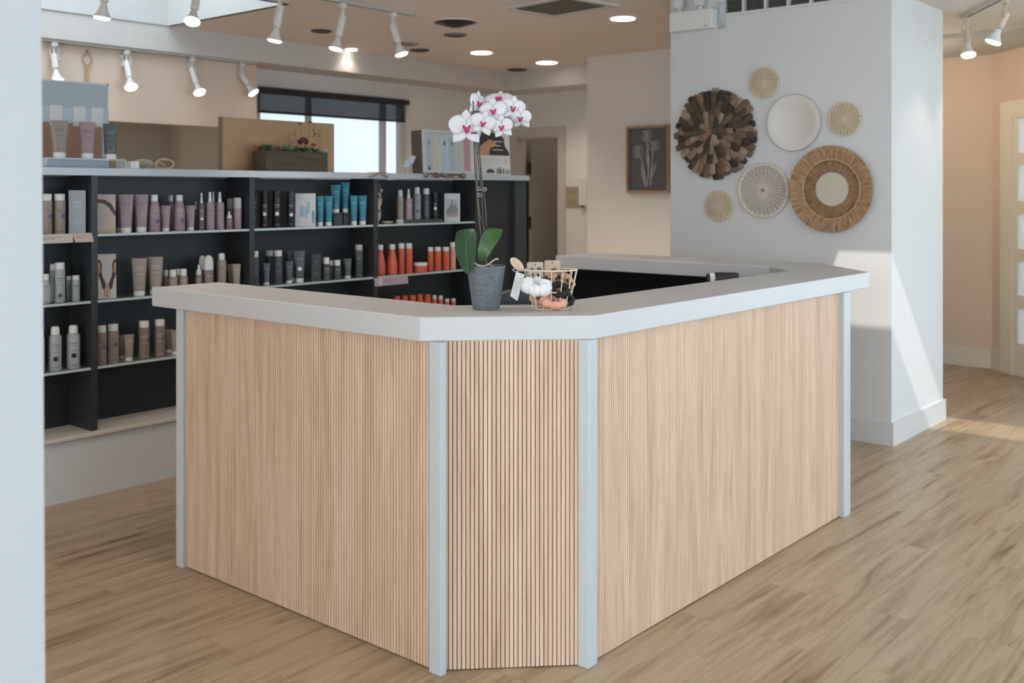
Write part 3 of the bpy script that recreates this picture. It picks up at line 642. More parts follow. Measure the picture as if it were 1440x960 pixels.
I('tube', 444.6, 455.5, 275.6, S1, TEAL, 'teal tube beside the white carton, leftmost of the six', mark=(0.25, 0.5, 0.55), group=g)
I('tube', 455.7, 468, 275.6, S1, TEAL, 'teal tube on the shelf, second from the white carton', mark=(0.25, 0.5, 0.55), group=g)
I('box', 469, 481, 299, S1, (0.045, 0.045, 0.045), 'dark block stand under the left raised teal tube', name='display_block', row=1, group=g, yoff=-0.03)
I('box', 482.5, 496, 299, S1, (0.045, 0.045, 0.045), 'dark block stand under the right raised teal tube', name='display_block', row=1, group=g, yoff=-0.03)
zz_ = on_y(480, 299, 4.985).z + 0.0005
I('tube', 465, 479, 260, zz_, TEAL, 'raised teal tube on a block, left of two', mark=(0.25, 0.5, 0.55), row=1, yoff=-0.03, group=g)
I('tube', 479.5, 491.5, 256.3, zz_, TEAL, 'raised teal tube on a block, right and tallest of two', mark=(0.25, 0.5, 0.55), row=1, yoff=-0.03, group=g)
I('tube', 492.5, 503, 275, S1, TEAL, 'teal tube just right of the block stands', mark=(0.25, 0.5, 0.55), group=g)
I('tube', 503.5, 516, 275, S1, TEAL, 'rightmost teal tube of the six', mark=(0.25, 0.5, 0.55), group=g)
I('straight', 352, 364, 353, S2, DGREY, 'dark grey bottle with white cap, first right of the divider', mark=(0.2, 0.2, 0.25), dot=(BLUE, 0.45, 0.3), group=g)
I('tube', 369, 380, 370, S2, DGREY, 'small dark tube with white cap between first two dark bottles', mark=(0.3, 0.3, 0.3), group=g)
I('straight', 373, 384.5, 352, S2, CHAR, 'dark bottle standing behind, white cap touching the second front bottle', row=1, group=g)
I('straight', 384.6, 397, 352, S2, DGREY, 'second dark grey bottle with white cap in the front row', mark=(0.2, 0.2, 0.25), dot=(BLUE, 0.45, 0.3), group=g)
I('tube', 401, 412, 367.5, S2, DGREY, 'small dark tube left of the large badge tube', mark=(0.3, 0.3, 0.3), group=g)
I('tube', 402.5, 415, 352.5, S2, CHAR, 'large dark tube behind, left of the badge tube', row=1, group=g)
I('tube', 413, 429, 352.5, S2, DGREY, 'large dark tube with white round badge and white cap', mark=(0.3, 0.3, 0.3), dot=(WHITE, 0.35), group=g)
I('box', 437.5, 450.6, 356.6, S2, CHAR, 'dark grey carton in the middle of the lower bay shelf', mark=(0.2, 0.2, 0.2), group=g)
I('small', 452, 465, 362, S2, CHAR, 'dark bottle with white cap beside the dark carton', mark=(0.4, 0.4, 0.4), group=g)
I('small', 462, 469, 366, S2, CHAR, 'dark bottle behind, cap showing between two short dark bottles', row=1, group=g)
I('small', 468, 480, 365.6, S2, CHAR, 'dark short bottle with white cap left of small dark tube', mark=(0.4, 0.4, 0.4), group=g)
I('tube', 483, 494.5, 363.4, S2, DGREY, 'small dark tube with white cap left of the lone tall bottle', mark=(0.3, 0.3, 0.3), group=g)
I('straight', 499, 510.5, 344, S2, DGREY, 'tall dark bottle with grey-white cap beside the right divider', capc=(0.45, 0.45, 0.44), mark=(0.3, 0.3, 0.32), group=g)
g = 'products in the fourth bay'
I('aerosol', 558, 567.5, 267, S1, TAUPE, 'taupe spray can, leftmost of the row of five on the dark bar', mark=INK, group=g, yoff=0.02)
I('pump', 569, 580, 265.6, S1, LILAC, 'lilac pump bottle second in the row of five', mark=LPALE, group=g, yoff=0.02)
I('aerosol', 581, 592, 263, S1, (0.24, 0.27, 0.265), 'grey-green spray can, middle of the row of five', mark=DGREY, dot=(DGREY, 0.4), group=g, yoff=0.02)
I('straight', 594.5, 604, 265, S1, DGREY, 'dark grey white-capped bottle, fourth in the row of five', mark=(0.3, 0.3, 0.3), group=g, yoff=0.02)
I('straight', 607, 616, 270, S1, BLACK, 'black bottle with a white round badge, rightmost of the row of five', capc=BLACK, mark=(0.3, 0.3, 0.3), dot=(WHITE, 0.55), group=g, yoff=0.02)
I('curvy', 524, 531, 344.5, S2, CORAL2, 'coral bottle half hidden behind the left divider side', row=1, group=g)
I('curvy', 527.5, 542, 344, S2, CORAL, 'curved coral bottle with white cap, first in front row', mark=CORAL2, group=g)
I('curvy', 543.5, 559, 343.5, S2, CORAL, 'curved coral bottle with white cap, second in front row', mark=CORAL2, group=g)
I('straight', 559.5, 569, 342, S2, CORAL2, 'straight coral bottle next to the curved ones', mark=CORAL, group=g)
I('straight', 569.5, 580, 342, S2, CORAL, 'straight coral bottle beside the coral jar', mark=CORAL2, group=g)
I('jar', 581, 601, 369, S2, CORAL, 'low coral jar with white lid', mark=CORAL2, group=g)
I('straight', 601, 609.3, 347.6, S2, CORAL, 'slim coral bottle right of the jar, first of three', mark=CORAL2, group=g)
I('straight', 610, 620.5, 347.3, S2, CORAL, 'slim coral bottle, middle of three right of the jar', mark=CORAL2, group=g)
I('straight', 621.5, 632, 347.2, S2, CORAL, 'slim coral bottle, third right of the jar', mark=CORAL2, group=g)
I('straight', 632.5, 641, 340.6, S2, PEACH, 'peach bottle with white cap by the orchid leaf', mark=CORAL, group=g)
g = 'coral products on the lowest shelf, only tops showing'
for x0, x1, yt, c_, l in ((553, 563, 416, CORAL, 'coral-topped bottle just above counter edge, leftmost of its row'),
        (563.5, 574, 415.5, CORAL, 'coral-topped bottle second from left above counter edge'),
        (575, 585, 415, CORAL, 'coral-topped bottle in the middle of the row at the counter edge'),
        (585.5, 595, 413.5, CORAL2, 'taller coral-topped bottle among the tops above the counter edge'),
        (596, 606, 414, CORAL, 'coral-topped bottle next to the white caps')):
    I('straight', x0, x1, yt, S3, c_, l, capc=CORAL, group=g)
for x0, x1, yt, l in ((607.5, 614, 415, 'white cap of a coral bottle, first after the coral tops'), (616, 623, 415.5, 'white cap of a coral bottle, second after the coral tops'),
        (625, 632, 420, 'lower white cap, third after the coral tops'), (634, 641, 419.5, 'white cap closest to the flower pot')):
    I('straight', x0, x1, yt, S3, CORAL, l, group=g)
# ------------------------------------------------------------------ cards, boards and things on the shelf unit
def flat_poly(mb, pts, y, th=0.0006): # polygon in local XZ, facing -Y
    n = len(pts); v = [(p[0], y, p[1]) for p in pts] + [(p[0], y+th, p[1]) for p in pts]
    ar = sum(pts[i][0]*pts[(i+1)%n][1]-pts[(i+1)%n][0]*pts[i][1] for i in range(n))
    f = [list(range(n)), list(range(n, 2*n))[::-1]] if ar > 0 else [list(range(n))[::-1], list(range(n, 2*n))]
    mb.add(v, f + [(i, (i+1)%n, n+(i+1)%n, n+i) for i in range(n)]); return mb
def rect(mb, x0, x1, z0, z1, y, th=0.0006): return mb.box((x0, y, z0), (x1, y+th, z1))
def ell(cx, cz, rx_, rz_, n=16, a0=0, a1=2*PI): return [(cx+rx_*math.cos(a0+(a1-a0)*i/n), cz+rz_*math.sin(a0+(a1-a0)*i/n)) for i in range(n if a1-a0 > 6.2 else n+1)]
def card(name, x0, x1, ytop, zb, Y, col, label, cat, th=0.004, lean=0.0, facing=0.8, shear=0.0):
    p = on_y((x0+x1)/2, ytop, Y); t = depth(p); w_ = (x1-x0)/FPX*t; h = p.z - zb
    o = thing(name, (p.x, Y, zb), label, cat, rz=-math.atan2(p.x, p.y)*facing)
    o.rotation_euler[0] = -lean
    MB().box((-w_/2, 0, 0), (w_/2, th, h)).build('board', pcol(col, 0.45), o, smooth=False)
    return o, w_, h
SKIN = (0.50, 0.27, 0.18); HAIR = (0.035, 0.018, 0.014)
# card with dark fringe of hair on blonde tones
o, w_, h = card('picture_card', 133, 161.6, 273, S1, 4.925, (0.56, 0.46, 0.40), 'cream picture card showing a brown hair strand, left of the lilac tubes', 'card')
f = MB(); pts = [(-0.40, 0.88), (0.0, 0.86), (0.3, 0.76), (0.5, 0.56), (0.5, 0.44), (0.36, 0.52), (0.2, 0.66), (-0.05, 0.76), (-0.40, 0.79)]
flat_poly(f, [(a*w_, b*h) for a, b in pts], -0.0008); f.build('hair_picture', pcol((0.07, 0.03, 0.03)), o, smooth=False)
f = MB(); rect(f, -0.2*w_, 0.2*w_, 0.44*h, 0.45*h, -0.0008); rect(f, -0.12*w_, 0.12*w_, 0.38*h, 0.386*h, -0.0008); f.build('printed_mark', pcol((0.35, 0.28, 0.25)), o, smooth=False)
f = MB(); flat_poly(f, [(-0.5*w_, 0), (0.5*w_, 0), (0.5*w_, 0.16*h), (0.2*w_, 0.08*h), (-0.5*w_, 0.05*h)], -0.0008); f.build('blonde_picture', pcol((0.55, 0.38, 0.22)), o, smooth=False)
# card with two braids
o, w_, h = card('picture_card', 139, 163, 357, S2, 4.93, (0.60, 0.56, 0.52), 'white picture card with two dark braided heads, leaning on the middle shelf', 'card', lean=0.12)
f = MB()
for s_ in (-1, 1):
    flat_poly(f, [(s_*a*w_, b*h) for a, b in ((0.5, 0.88), (0.36, 0.86), (0.27, 0.76), (0.30, 0.6), (0.24, 0.48), (0.10, 0.36), (0.08, 0.26), (0.18, 0.18), (0.28, 0.24), (0.36, 0.40), (0.46, 0.5), (0.5, 0.6))], -0.0008)
f.build('hair_picture', pcol(HAIR), o, smooth=False, fixn=True)
f = MB()
for s_ in (-1, 1): flat_poly(f, [(s_*a*w_, b*h) for a, b in ((0.5, 0.82), (0.38, 0.80), (0.34, 0.68), (0.38, 0.58), (0.5, 0.56))], -0.0014)
rect(f, -0.05*w_, 0.05*w_, 0.02*h, 0.34*h, -0.0006); rect(f, 0.10*w_, 0.14*w_, 0.02*h, 0.2*h, -0.0006); rect(f, -0.16*w_, -0.1*w_, 0.02*h, 0.2*h, -0.0006)
f.build('skin_picture', pcol((0.52, 0.22, 0.11)), o, smooth=False, fixn=True)
# white carton with blue bottles picture
o, w_, h = card('picture_carton', 415.6, 443.7, 272, S1, 4.915, (0.58, 0.57, 0.58), 'white carton printed with pale blue bottles, between black bottles and teal tubes', 'box', th=0.04)
f = MB()
for a, b, c_, d in ((-0.18, 0.30, 0.2, 0.62), (0.02, 0.26, 0.11, 0.60), (0.14, 0.40, 0.13, 0.74), (0.36, 0.16, 0.1, 0.5), (0.40, 0.10, 0.12, 0.45)):
    rect(f, (a-c_/2)*w_, (a+c_/2)*w_, b*h, d*h, -0.0008)
f.build('bottle_picture', pcol((0.26, 0.40, 0.50)), o, smooth=False)
f = MB(); rect(f, -0.35*w_, 0.35*w_, 0.86*h, 0.87*h, -0.0008); rect(f, -0.25*w_, 0.25*w_, 0.80*h, 0.808*h, -0.0008); f.build('printed_mark', pcol((0.35, 0.36, 0.4)), o, smooth=False)
# small white card with product line
o, w_, h = card('picture_card', 625, 647, 272, S1, 4.93, (0.58, 0.57, 0.55), 'white card with a row of small dark bottles, right end of the top shelf', 'card', th=0.02)
f = MB()
rect(f, -0.38*w_, 0.38*w_, 0.16*h, 0.80*h, -0.0007); f.build('grey_picture', pcol((0.42, 0.43, 0.43)), o, smooth=False)
f = MB()
for i, t_ in enumerate((0.45, 0.52, 0.62, 0.78, 0.58, 0.66, 0.50)): rect(f, (-0.36+i*0.11)*w_, (-0.30+i*0.11)*w_, 0.30*h, t_*h, -0.0012)
f.build('bottle_picture', pcol((0.05, 0.05, 0.05)), o, smooth=False)
f = MB(); rect(f, -0.34*w_, 0.34*w_, 0.18*h, 0.30*h, -0.0012); f.build('pink_picture', pcol((0.42, 0.27, 0.25)), o, smooth=False)
# price cards hanging at shelf edges
def strip_card(x0, x1, y0, y1, Y, col, label, mark, skew=0.0):
    a, b = on_y(x0, y0, Y), on_y(x1, y0, Y); c_ = on_y(x0, y1, Y)
    o = thing('price_card', (a.x, Y, c_.z), label, 'card'); w_ = b.x-a.x; h = a.z-c_.z
    f = MB(); flat_poly(f, [(0.0, h), (skew*w_, 0), (w_*(1+skew), 0), (w_, h)], 0, 0.0012); f.build('board', pcol(col), o, smooth=False, fixn=True)
    f = MB(); rect(f, 0.12*w_+skew*w_/2, 0.5*w_, 0.42*h, 0.50*h, -0.0005); rect(f, 0.12*w_+skew*w_/2, 0.7*w_, 0.60*h, 0.66*h, -0.0005); f.build('printed_mark', pcol(mark), o, smooth=False)
    return o
strip_card(50, 102, 330, 343, 4.862, (0.56, 0.48, 0.43), 'long cream price strip at top shelf edge of the left bay', (0.3, 0.25, 0.22), 0.02)
strip_card(102.5, 129, 328, 341, 4.862, (0.56, 0.42, 0.35), 'short peach price strip beside the long cream strip', (0.35, 0.25, 0.22), 0.12)
pc_ = strip_card(526, 573, 391, 403, 4.862, (0.47, 0.37, 0.40), 'pale lilac price card hanging below the coral bottles', (0.3, 0.22, 0.25), 0.03)
f = MB(); flat_poly(f, ell(0.055, 0.026, 0.022, 0.024), -0.0007); f.build('round_print', pcol((0.58, 0.55, 0.55)), pc_, smooth=False, fixn=True)
# bar under the five bottles, white block, shell dish, dried stems
o = thing('display_bar', (on_y(594, 310, 4.91).x, 4.915, S1), 'long dark slatted bar at the front of the top shelf', 'display stand')
f = MB(); L = on_y(622, 310, 4.91).x - on_y(567, 310, 4.91).x; f.box((-L/2, -0.012, 0), (L/2, 0.0, 0.024)); f.build('bar', pcol((0.05, 0.05, 0.05)), o, smooth=False)
f = MB()
for i in range(24): f.box((-L/2+L*i/24+0.004, -0.0135, 0.004), (-L/2+L*(i+0.6)/24, -0.0115, 0.020))
f.build('ribbing', pcol((0.12, 0.12, 0.11)), o, smooth=False)
p = on_y(561, 310, 4.91); o = tag(MB().box((-0.024, -0.012, 0), (0.024, 0.012, 0.028)).build('small_block', pcol((0.52, 0.48, 0.42)), loc=(p.x, 4.905, S1), bevel=0.003), 'small cream block left of the dark display bar', 'block')
p = on_y(545, 312, 4.92); o = tag(MB().loft([(0, 0.015, 0.012), (0.008, 0.038, 0.028), (0.018, 0.044, 0.032), (0.018, 0.040, 0.028), (0.010, 0.030, 0.02)], 20, cap1=True).build('shell_dish', pcol((0.48, 0.43, 0.36)), loc=(p.x, 4.92, S1)), 'shallow cream shell dish beside the dried stems', 'dish')
p = on_y(533.5, 312, 4.92); dried = thing('dried_stem_bundle', (p.x, 4.94, S1), 'bundle of dried brown and white stems at left of the fourth bay', 'dried flowers')
rnd = random.Random(5)
br_m = plain('dried_brown', (0.24, 0.13, 0.075), 0.8); wh_m = plain('dried_white', (0.55, 0.50, 0.42), 0.8)
for k, (dx, top, m_) in enumerate(((0.0, 0.30, br_m), (0.02, 0.22, wh_m), (-0.015, 0.26, br_m), (0.012, 0.16, wh_m))):
    f = MB(); pts = [Vector((dx*0.2, 0, 0)), Vector((dx+0.008, 0.0, top*0.4)), Vector((dx-0.01, 0, top*0.75)), Vector((dx*1.6, 0, top))]
    f.tube(pts, 0.0018, 5)
    for i in range(26):
        q = rnd.random(); zz = top*(0.15+0.85*q); cx = dx*(0.2+1.4*q) + rnd.uniform(-0.010, 0.010)
        f.ball((cx, rnd.uniform(-0.01, 0.01), zz), rnd.uniform(0.004, 0.009), 5, (1, 1, 1.4))
    f.build('stem', m_, dried)

DT = DK1 + 0.0005
# hair poster at left of the deck, acrylic riser with three tubes
YP = 5.02
xr = on_y(153, 118, YP).x; zt_ = on_y(153, 118, YP).z
po = thing('poster_board', (xr-0.36, YP, DT), 'large pale blue-grey poster standing at the left end of the shelf top', 'poster')
hgt = zt_ - DT
MB().box((-0.36, 0, 0), (0.36, 0.006, hgt)).build('board', pcol((0.40, 0.46, 0.51), 0.35), po, smooth=False)
f = MB(); rect(f, -0.36, 0.325, 0.05, 0.225, -0.0008)
f.build('brown_picture', pcol((0.36, 0.20, 0.13)), po, smooth=False)
for cx in (-0.05, 0.085, 0.205, 0.30):
    rect(MB(), cx-0.035, cx+0.030, 0.21, 0.31, -0.0014).build('white_cap_picture', pcol((0.60, 0.60, 0.58)), po, smooth=False)
f = MB(); rect(f, 0.352, 0.36, 0.30, hgt, -0.001); rect(f, -0.36, 0.36, hgt-0.008, hgt, -0.001); f.build('white_border', pcol((0.62, 0.62, 0.60)), po, smooth=False)
f = MB(); flat_poly(f, [(-0.36, 0.50), (-0.1, 0.44), (0.36, 0.42), (0.36, 0.30), (-0.36, 0.30)], -0.0005); f.build('grey_picture', pcol((0.34, 0.385, 0.42), 0.35), po, smooth=False, fixn=True)
ra, rb = on_y(60, 228, 4.93).x, on_y(172, 228, 4.93).x
rz_t = on_y(110, 222.5, 4.93).z
o = thing('acrylic_riser', ((ra+rb)/2, 4.94, DT), 'low clear acrylic riser under three upright tubes', 'display stand')
L = (rb-ra)/2
MB().box((-L, -0.045, rz_t-DT-0.006), (L, 0.045, rz_t-DT)).build('top_plate', 'acrylic', o, smooth=False)
for s_ in (-1, 1): MB().box((s_*L-0.003, -0.045, 0), (s_*L+0.003, 0.045, rz_t-DT-0.006)).build('side_plate', 'acrylic', o, smooth=False)
ZR = rz_t + 0.0005
I('tube', 72, 95, 169, ZR, (0.27, 0.245, 0.215), 'large taupe tube on the clear riser, leftmost of three', mark=INK, group='tubes on the clear riser')
I('tube', 112, 133.5, 171.5, ZR, (0.32, 0.235, 0.255), 'large lilac tube on the clear riser, middle of three', mark=INK, group='tubes on the clear riser')
I('tube', 145.5, 165.5, 174, ZR, (0.085, 0.10, 0.105), 'large dark grey tube on the clear riser, rightmost of three', mark=(0.3, 0.33, 0.33), group='tubes on the clear riser')
p = on_y(187, 226, 4.93); o = tag(MB().box((-0.024, -0.02, 0), (0.024, 0.02, 0.038)).build('white_cube', pcol(WHITE), loc=(p.x, 4.93, DT), bevel=0.003), 'small white cube on the shelf top right of the riser', 'cube')
p = on_y(204, 220, 5.08); o = thing('woven_bowl', (p.x, 5.10, DT), 'upturned grey woven bowl on shelf top behind the white cube', 'bowl')
f = MB(); f.loft([(0, 0.070, 0.070), (0.02, 0.067, 0.067), (0.042, 0.05, 0.05), (0.054, 0.03, 0.03), (0.058, 0.005, 0.005)], 28); f.build('shell', plain('grey_seagrass', (0.26, 0.235, 0.195), 0.8, bump=0.8, bscale=260, var=0.25, vscale=60), o)
f = MB(); f.tube([(0.071*math.cos(a), 0.071*math.sin(a), 0.004) for a in [2*PI*i/28 for i in range(28)]], 0.004, 6, closed=True); f.build('rim', plain('seagrass_rim', (0.34, 0.29, 0.23), 0.8), o)
p = on_y(232, 234, 5.0)
f = MB(); f.tube([(0.052*math.cos(a), 0.0, 0.018+0.026*math.sin(a)) for a in [2*PI*i/24 for i in range(24)]], 0.0042, 8, closed=True)
f.M = Matrix.Translation((-0.02, 0.02, 0)); f.tube([(0.03*math.cos(a), 0.0, 0.008+0.016*math.sin(a)) for a in [2*PI*i/20 for i in range(20)]], 0.003, 8, closed=True)
o = tag(f.build('wooden_ring', plain('pale_rattan', (0.50, 0.38, 0.27), 0.6), loc=(p.x, 5.0, DT+0.012)), 'pale wooden rings lying on the shelf top beside woven bowl', 'ring')
# kraft panel, planter
xa, xb_ = on_y(312, 166, 5.10).x, on_y(470, 173, 5.10).x; zt_ = on_y(390, 169, 5.10).z
o = thing('kraft_panel', ((xa+xb_)/2, 5.10, DT), 'large tan kraft backdrop panel behind the wooden planter', 'panel')
MB().box((-(xb_-xa)/2, 0, 0), ((xb_-xa)/2, 0.03, zt_-DT)).build('board', plain('tan_kraft', (0.42, 0.265, 0.145), 0.7, bump=0.1, bscale=120, var=0.04, vscale=4), o, bevel=0.002, smooth=False)
MB().box((-(xb_-xa)/2-0.002, -0.002, 0), (-(xb_-xa)/2+0.004, 0.032, zt_-DT+0.001)).build('edge_strip', pcol((0.16, 0.11, 0.08)), o, smooth=False)
fa = on_y(374, 213, 4.905); fb = on_y(461, 213, 4.905)
W = (fb.x-fa.x)/2
pl = thing('wooden_planter', ((fa.x+fb.x)/2, 4.97, DT), 'dark weathered wooden box planted with succulents on the shelf top', 'planter')
hp = on_y(415, 213, 4.905).z - DT
wd = wood('dark_weathered_wood', [(0.3, (0.03, 0.022, 0.016)), (0.6, (0.085, 0.062, 0.044)), (0.8, (0.15, 0.115, 0.085))], (5, 5, 90), 0.75, bump=0.4)
for y_ in (-0.065, 0.053): MB().box((-W, y_, 0), (W, y_+0.012, hp)).build('long_side', wd, pl, bevel=0.001, smooth=False)
for x_ in (-W-0.001, W-0.011): MB().box((x_, -0.053, 0), (x_+0.012, 0.053, hp)).build('end_side', wd, pl, bevel=0.001, smooth=False)
MB().box((-W+0.01, -0.052, 0), (W-0.01, 0.052, hp-0.012)).build('soil', plain('soil', (0.03, 0.022, 0.015), 0.9, bump=1, bscale=150), pl, smooth=False)
def leafy(cx, cz, r, nl, mat, name, up=0.6, y=0.0, seed=1, wide=0.20, cup=0.3):
    rnd = random.Random(seed); f = MB()
    for i in range(nl):
        a = 2*PI*i*0.382; q = (i+1)/nl; L = r*(0.45+0.55*q)*rnd.uniform(0.75, 1.2); el = (1-q)*0.75+up*0.75
        el = min(el+0.25, 1.5); d = Vector((math.cos(a)*math.cos(el), math.sin(a)*math.cos(el), math.sin(el))); sd = Vector((-math.sin(a), math.cos(a), 0)); nn = d.cross(sd)
        ww = L*wide; c0 = Vector((cx, y, cz))
        P = [c0, c0+d*L*0.5+sd*ww-nn*0.002, c0+d*L*0.55-nn*ww*cup, c0+d*L*0.5-sd*ww-nn*0.002, c0+d*L, c0+d*L*0.5+nn*ww*0.3]
        f.add(P, [(0,1,5), (0,5,3), (1,4,5), (5,4,3), (0,2,1), (0,3,2), (1,2,4), (2,3,4)])
    return f.build(name, mat, pl, fixn=True)
gm = [plain('succulent_green', (0.10, 0.17, 0.07), 0.5, var=0.2, vscale=30), plain('succulent_blue_green', (0.20, 0.30, 0.24), 0.5, var=0.15, vscale=30), plain('succulent_dark', (0.045, 0.085, 0.04), 0.5, var=0.2, vscale=30), plain('succulent_red', (0.30, 0.09, 0.05), 0.5, var=0.2, vscale=30)]
wine = plain('wine_bloom', (0.10, 0.010, 0.022), 0.6); rose = plain('red_bloom', (0.36, 0.05, 0.03), 0.6)
z_ = hp-0.010
z_ += 0.008
rq = random.Random(21)
for i in range(26):
    leafy(rq.uniform(-0.98, 0.95)*W, z_-0.002, rq.uniform(0.035, 0.06), rq.randint(7, 11), gm[rq.choices(range(4), [4, 3, 4, 1])[0]], 'succulent', y=rq.uniform(-0.035, 0.03), seed=40+i, up=rq.uniform(0.2, 0.9), wide=rq.uniform(0.12, 0.24))
for i, (x_, r_, k, m_) in enumerate(((-0.30, 0.065, 14, gm[3]), (-0.27, 0.06, 16, gm[2]), (-0.20, 0.062, 18, gm[0]), (-0.14, 0.045, 12, gm[3]), (-0.10, 0.060, 18, gm[1]), (-0.035, 0.055, 16, gm[1]), (0.03, 0.05, 16, gm[0]), (0.085, 0.055, 18, gm[2]), (0.14, 0.05, 16, gm[0]), (0.20, 0.05, 16, gm[2]), (0.245, 0.05, 14, gm[0]))):
    leafy(x_*W/0.30, z_, r_*0.95, k, m_, 'succulent', y=(-1)**i*0.02-0.01, seed=i)
f = MB(); rnd = random.Random(2)
for i in range(40):
    a, e_ = rnd.uniform(0, 2*PI), rnd.uniform(-0.4, 1.5); f.ball((0.075+0.026*math.cos(a)*math.cos(e_), -0.02+0.026*math.sin(a)*math.cos(e_), z_+0.062+0.022*math.sin(e_)), 0.008, 5)
f.build('wine_flower', wine, pl)
f = MB()
for i in range(14):
    a = 2*PI*i/14; f.ball((0.155+0.014*math.cos(a), -0.02+0.014*math.sin(a), z_+0.048), 0.006, 5)
f.ball((0.155, -0.02, z_+0.05), 0.012, 6); f.build('red_flower', rose, pl)
tw = plain('dry_twig', (0.20, 0.14, 0.08), 0.8)
for i, (x0_, x1_, zz, m_) in enumerate(((0.07, 0.055, 0.175, rose), (0.09, 0.135, 0.185, rose), (0.20, 0.205, 0.15, tw), (0.20, 0.165, 0.165, tw), (0.03, 0.02, 0.12, tw), (-0.03, -0.02, 0.10, tw))):
    f = MB(); f.tube([(x0_, -0.01, z_), ((x0_+x1_)/2+0.008, -0.012, z_+zz*0.5), (x1_, -0.01, z_+zz)], 0.0013, 5); st = f.build('twig', tw, pl)
    f = MB(); rnd = random.Random(i)
    for k in range(9 if i < 4 else 5): f.ball((x1_+rnd.uniform(-0.012, 0.014), -0.01+rnd.uniform(-0.005, 0.005), z_+zz-rnd.uniform(-0.006, 0.006 if i < 2 else 0.07)), rnd.uniform(0.003, 0.0055), 5)
    f.build('twig_bloom', m_, st)
leafy(0.29*W/0.30, z_+0.002, 0.05, 5, plain('white_bloom', (0.60, 0.62, 0.56), 0.6), 'white_flower', up=0.2, y=-0.03, wide=0.4)
leafy(0.225*W/0.30, z_+0.005, 0.055, 8, plain('cream_bloom', (0.40, 0.36, 0.24), 0.6), 'trailing_succulent', up=-0.2, y=-0.045, wide=0.2)
# two poster boards at the right end of the deck
ya = 4.95
xa, xb_ = on_y(595, 183, ya).x, on_y(667, 187, ya).x; zt_ = on_y(630, 184, ya).z; W = (xb_-xa); Hh = zt_-DT
o = thing('chart_board', (xa, ya, DT), 'white chart with pastel columns, standing on the shelf top left of the orchid flowers', 'poster')
o.rotation_euler[0] = -0.05
MB().box((0, 0, 0), (W, 0.01, Hh)).build('board', pcol((0.58, 0.58, 0.56)), o, smooth=False)
MB().box((-0.012, 0.0, -0.0), (0.0, 0.09, Hh*0.99)).build('stand_side', plain('brown_easel', (0.10, 0.065, 0.045), 0.6), o, smooth=False)
cols_ = [(0.47, 0.48, 0.48), (0.60, 0.54, 0.45), (0.50, 0.54, 0.62), (0.42, 0.47, 0.47), (0.50, 0.50, 0.47), (0.50, 0.27, 0.30)]
for i, c_ in enumerate(cols_):
    cwid = W*0.86/6; x_ = W*0.06+i*cwid*1.03
    cp = rect(MB(), x_, x_+cwid*0.95, Hh*0.08, Hh*0.86, -0.0008).build('chart_column', pcol(c_), o, smooth=False)
    f = MB()
    for k in range(12): rect(f, x_+cwid*0.12, x_+cwid*(0.5+0.3*((k*7+i*3) % 5)/5), Hh*(0.14+0.042*k), Hh*(0.148+0.042*k), -0.0014)
    f.build('chart_text', pcol(tuple(v*0.72 for v in c_)), cp, smooth=False)
    if i in (0, 2, 3): rect(MB(), x_+cwid*0.35, x_+cwid*0.62, Hh*0.66, Hh*0.76, -0.0016).build('chart_picture', pcol((0.10, 0.13, 0.2) if i == 2 else (0.22, 0.24, 0.24)), cp, smooth=False)
rect(MB(), W*0.06, W*0.6, Hh*0.93, Hh*0.94, -0.0008).build('headline', pcol((0.06, 0.06, 0.07)), o, smooth=False); rect(MB(), W*0.06, W*0.45, Hh*0.89, Hh*0.897, -0.0008).build('subheading', pcol((0.06, 0.06, 0.07)), o, smooth=False)
f = MB()
flat_poly(f, [(W*0.09, Hh*0.10), (W*0.15, Hh*0.10), (W*0.135, Hh*0.15), (W*0.12, Hh*0.21), (W*0.105, Hh*0.15)], -0.0022); f.build('printed_mark', pcol((0.06, 0.06, 0.07)), o, smooth=False, fixn=True)
xa, xb_ = on_y(668.5, 190, ya).x, on_y(718, 190, ya).x; zt_ = on_y(700, 187, ya).z; W = (xb_-xa); Hh = zt_-DT
o = thing('advert_board', (xa, ya, DT), 'advertising board with a dark photo above white space, right of the chart', 'poster'); o.rotation_euler[0] = -0.05
MB().box((0, 0, 0), (W, 0.01, Hh)).build('board', pcol((0.56, 0.55, 0.53)), o, smooth=False)
f = MB(); flat_poly(f, [(0.10*W, Hh*0.47), (0.98*W, Hh*0.47), (0.98*W, Hh*0.55), (0.86*W, Hh*0.70), (0.84*W, Hh*0.88), (0.70*W, Hh), (0.22*W, Hh), (0.12*W, Hh*0.8)], -0.0008); f.build('dark_picture', pcol((0.035, 0.03, 0.028)), o, smooth=False, fixn=True)
f = MB(); flat_poly(f, [(0.14*W, Hh*0.48), (0.40*W, Hh*0.48), (0.42*W, Hh*0.62), (0.62*W, Hh*0.72), (0.6*W, Hh*0.80), (0.42*W, Hh*0.84), (0.28*W, Hh*0.76), (0.15*W, Hh*0.68)], -0.0014); f.build('face_picture', pcol((0.46, 0.22, 0.14)), o, smooth=False, fixn=True)
f = MB()
for k, (a, b) in enumerate(((0.56, 0.80), (0.48, 0.74), (0.5, 0.80), (0.12, 0.7), (0.12, 0.5))):
    zz = (0.79, 0.69, 0.59, 0.36, 0.30)[k]; rect(MB(), a*W, b*W, Hh*zz, Hh*(zz+0.022), -0.002).build('text_line', pcol((0.45, 0.46, 0.45)), o, smooth=False)
f = MB(); flat_poly(f, ell(0.88*W, 0.33*Hh, 0.035*W, 0.035*W), -0.001); f.build('gold_seal', pcol((0.50, 0.40, 0.15)), o, smooth=False, fixn=True)
f = MB()
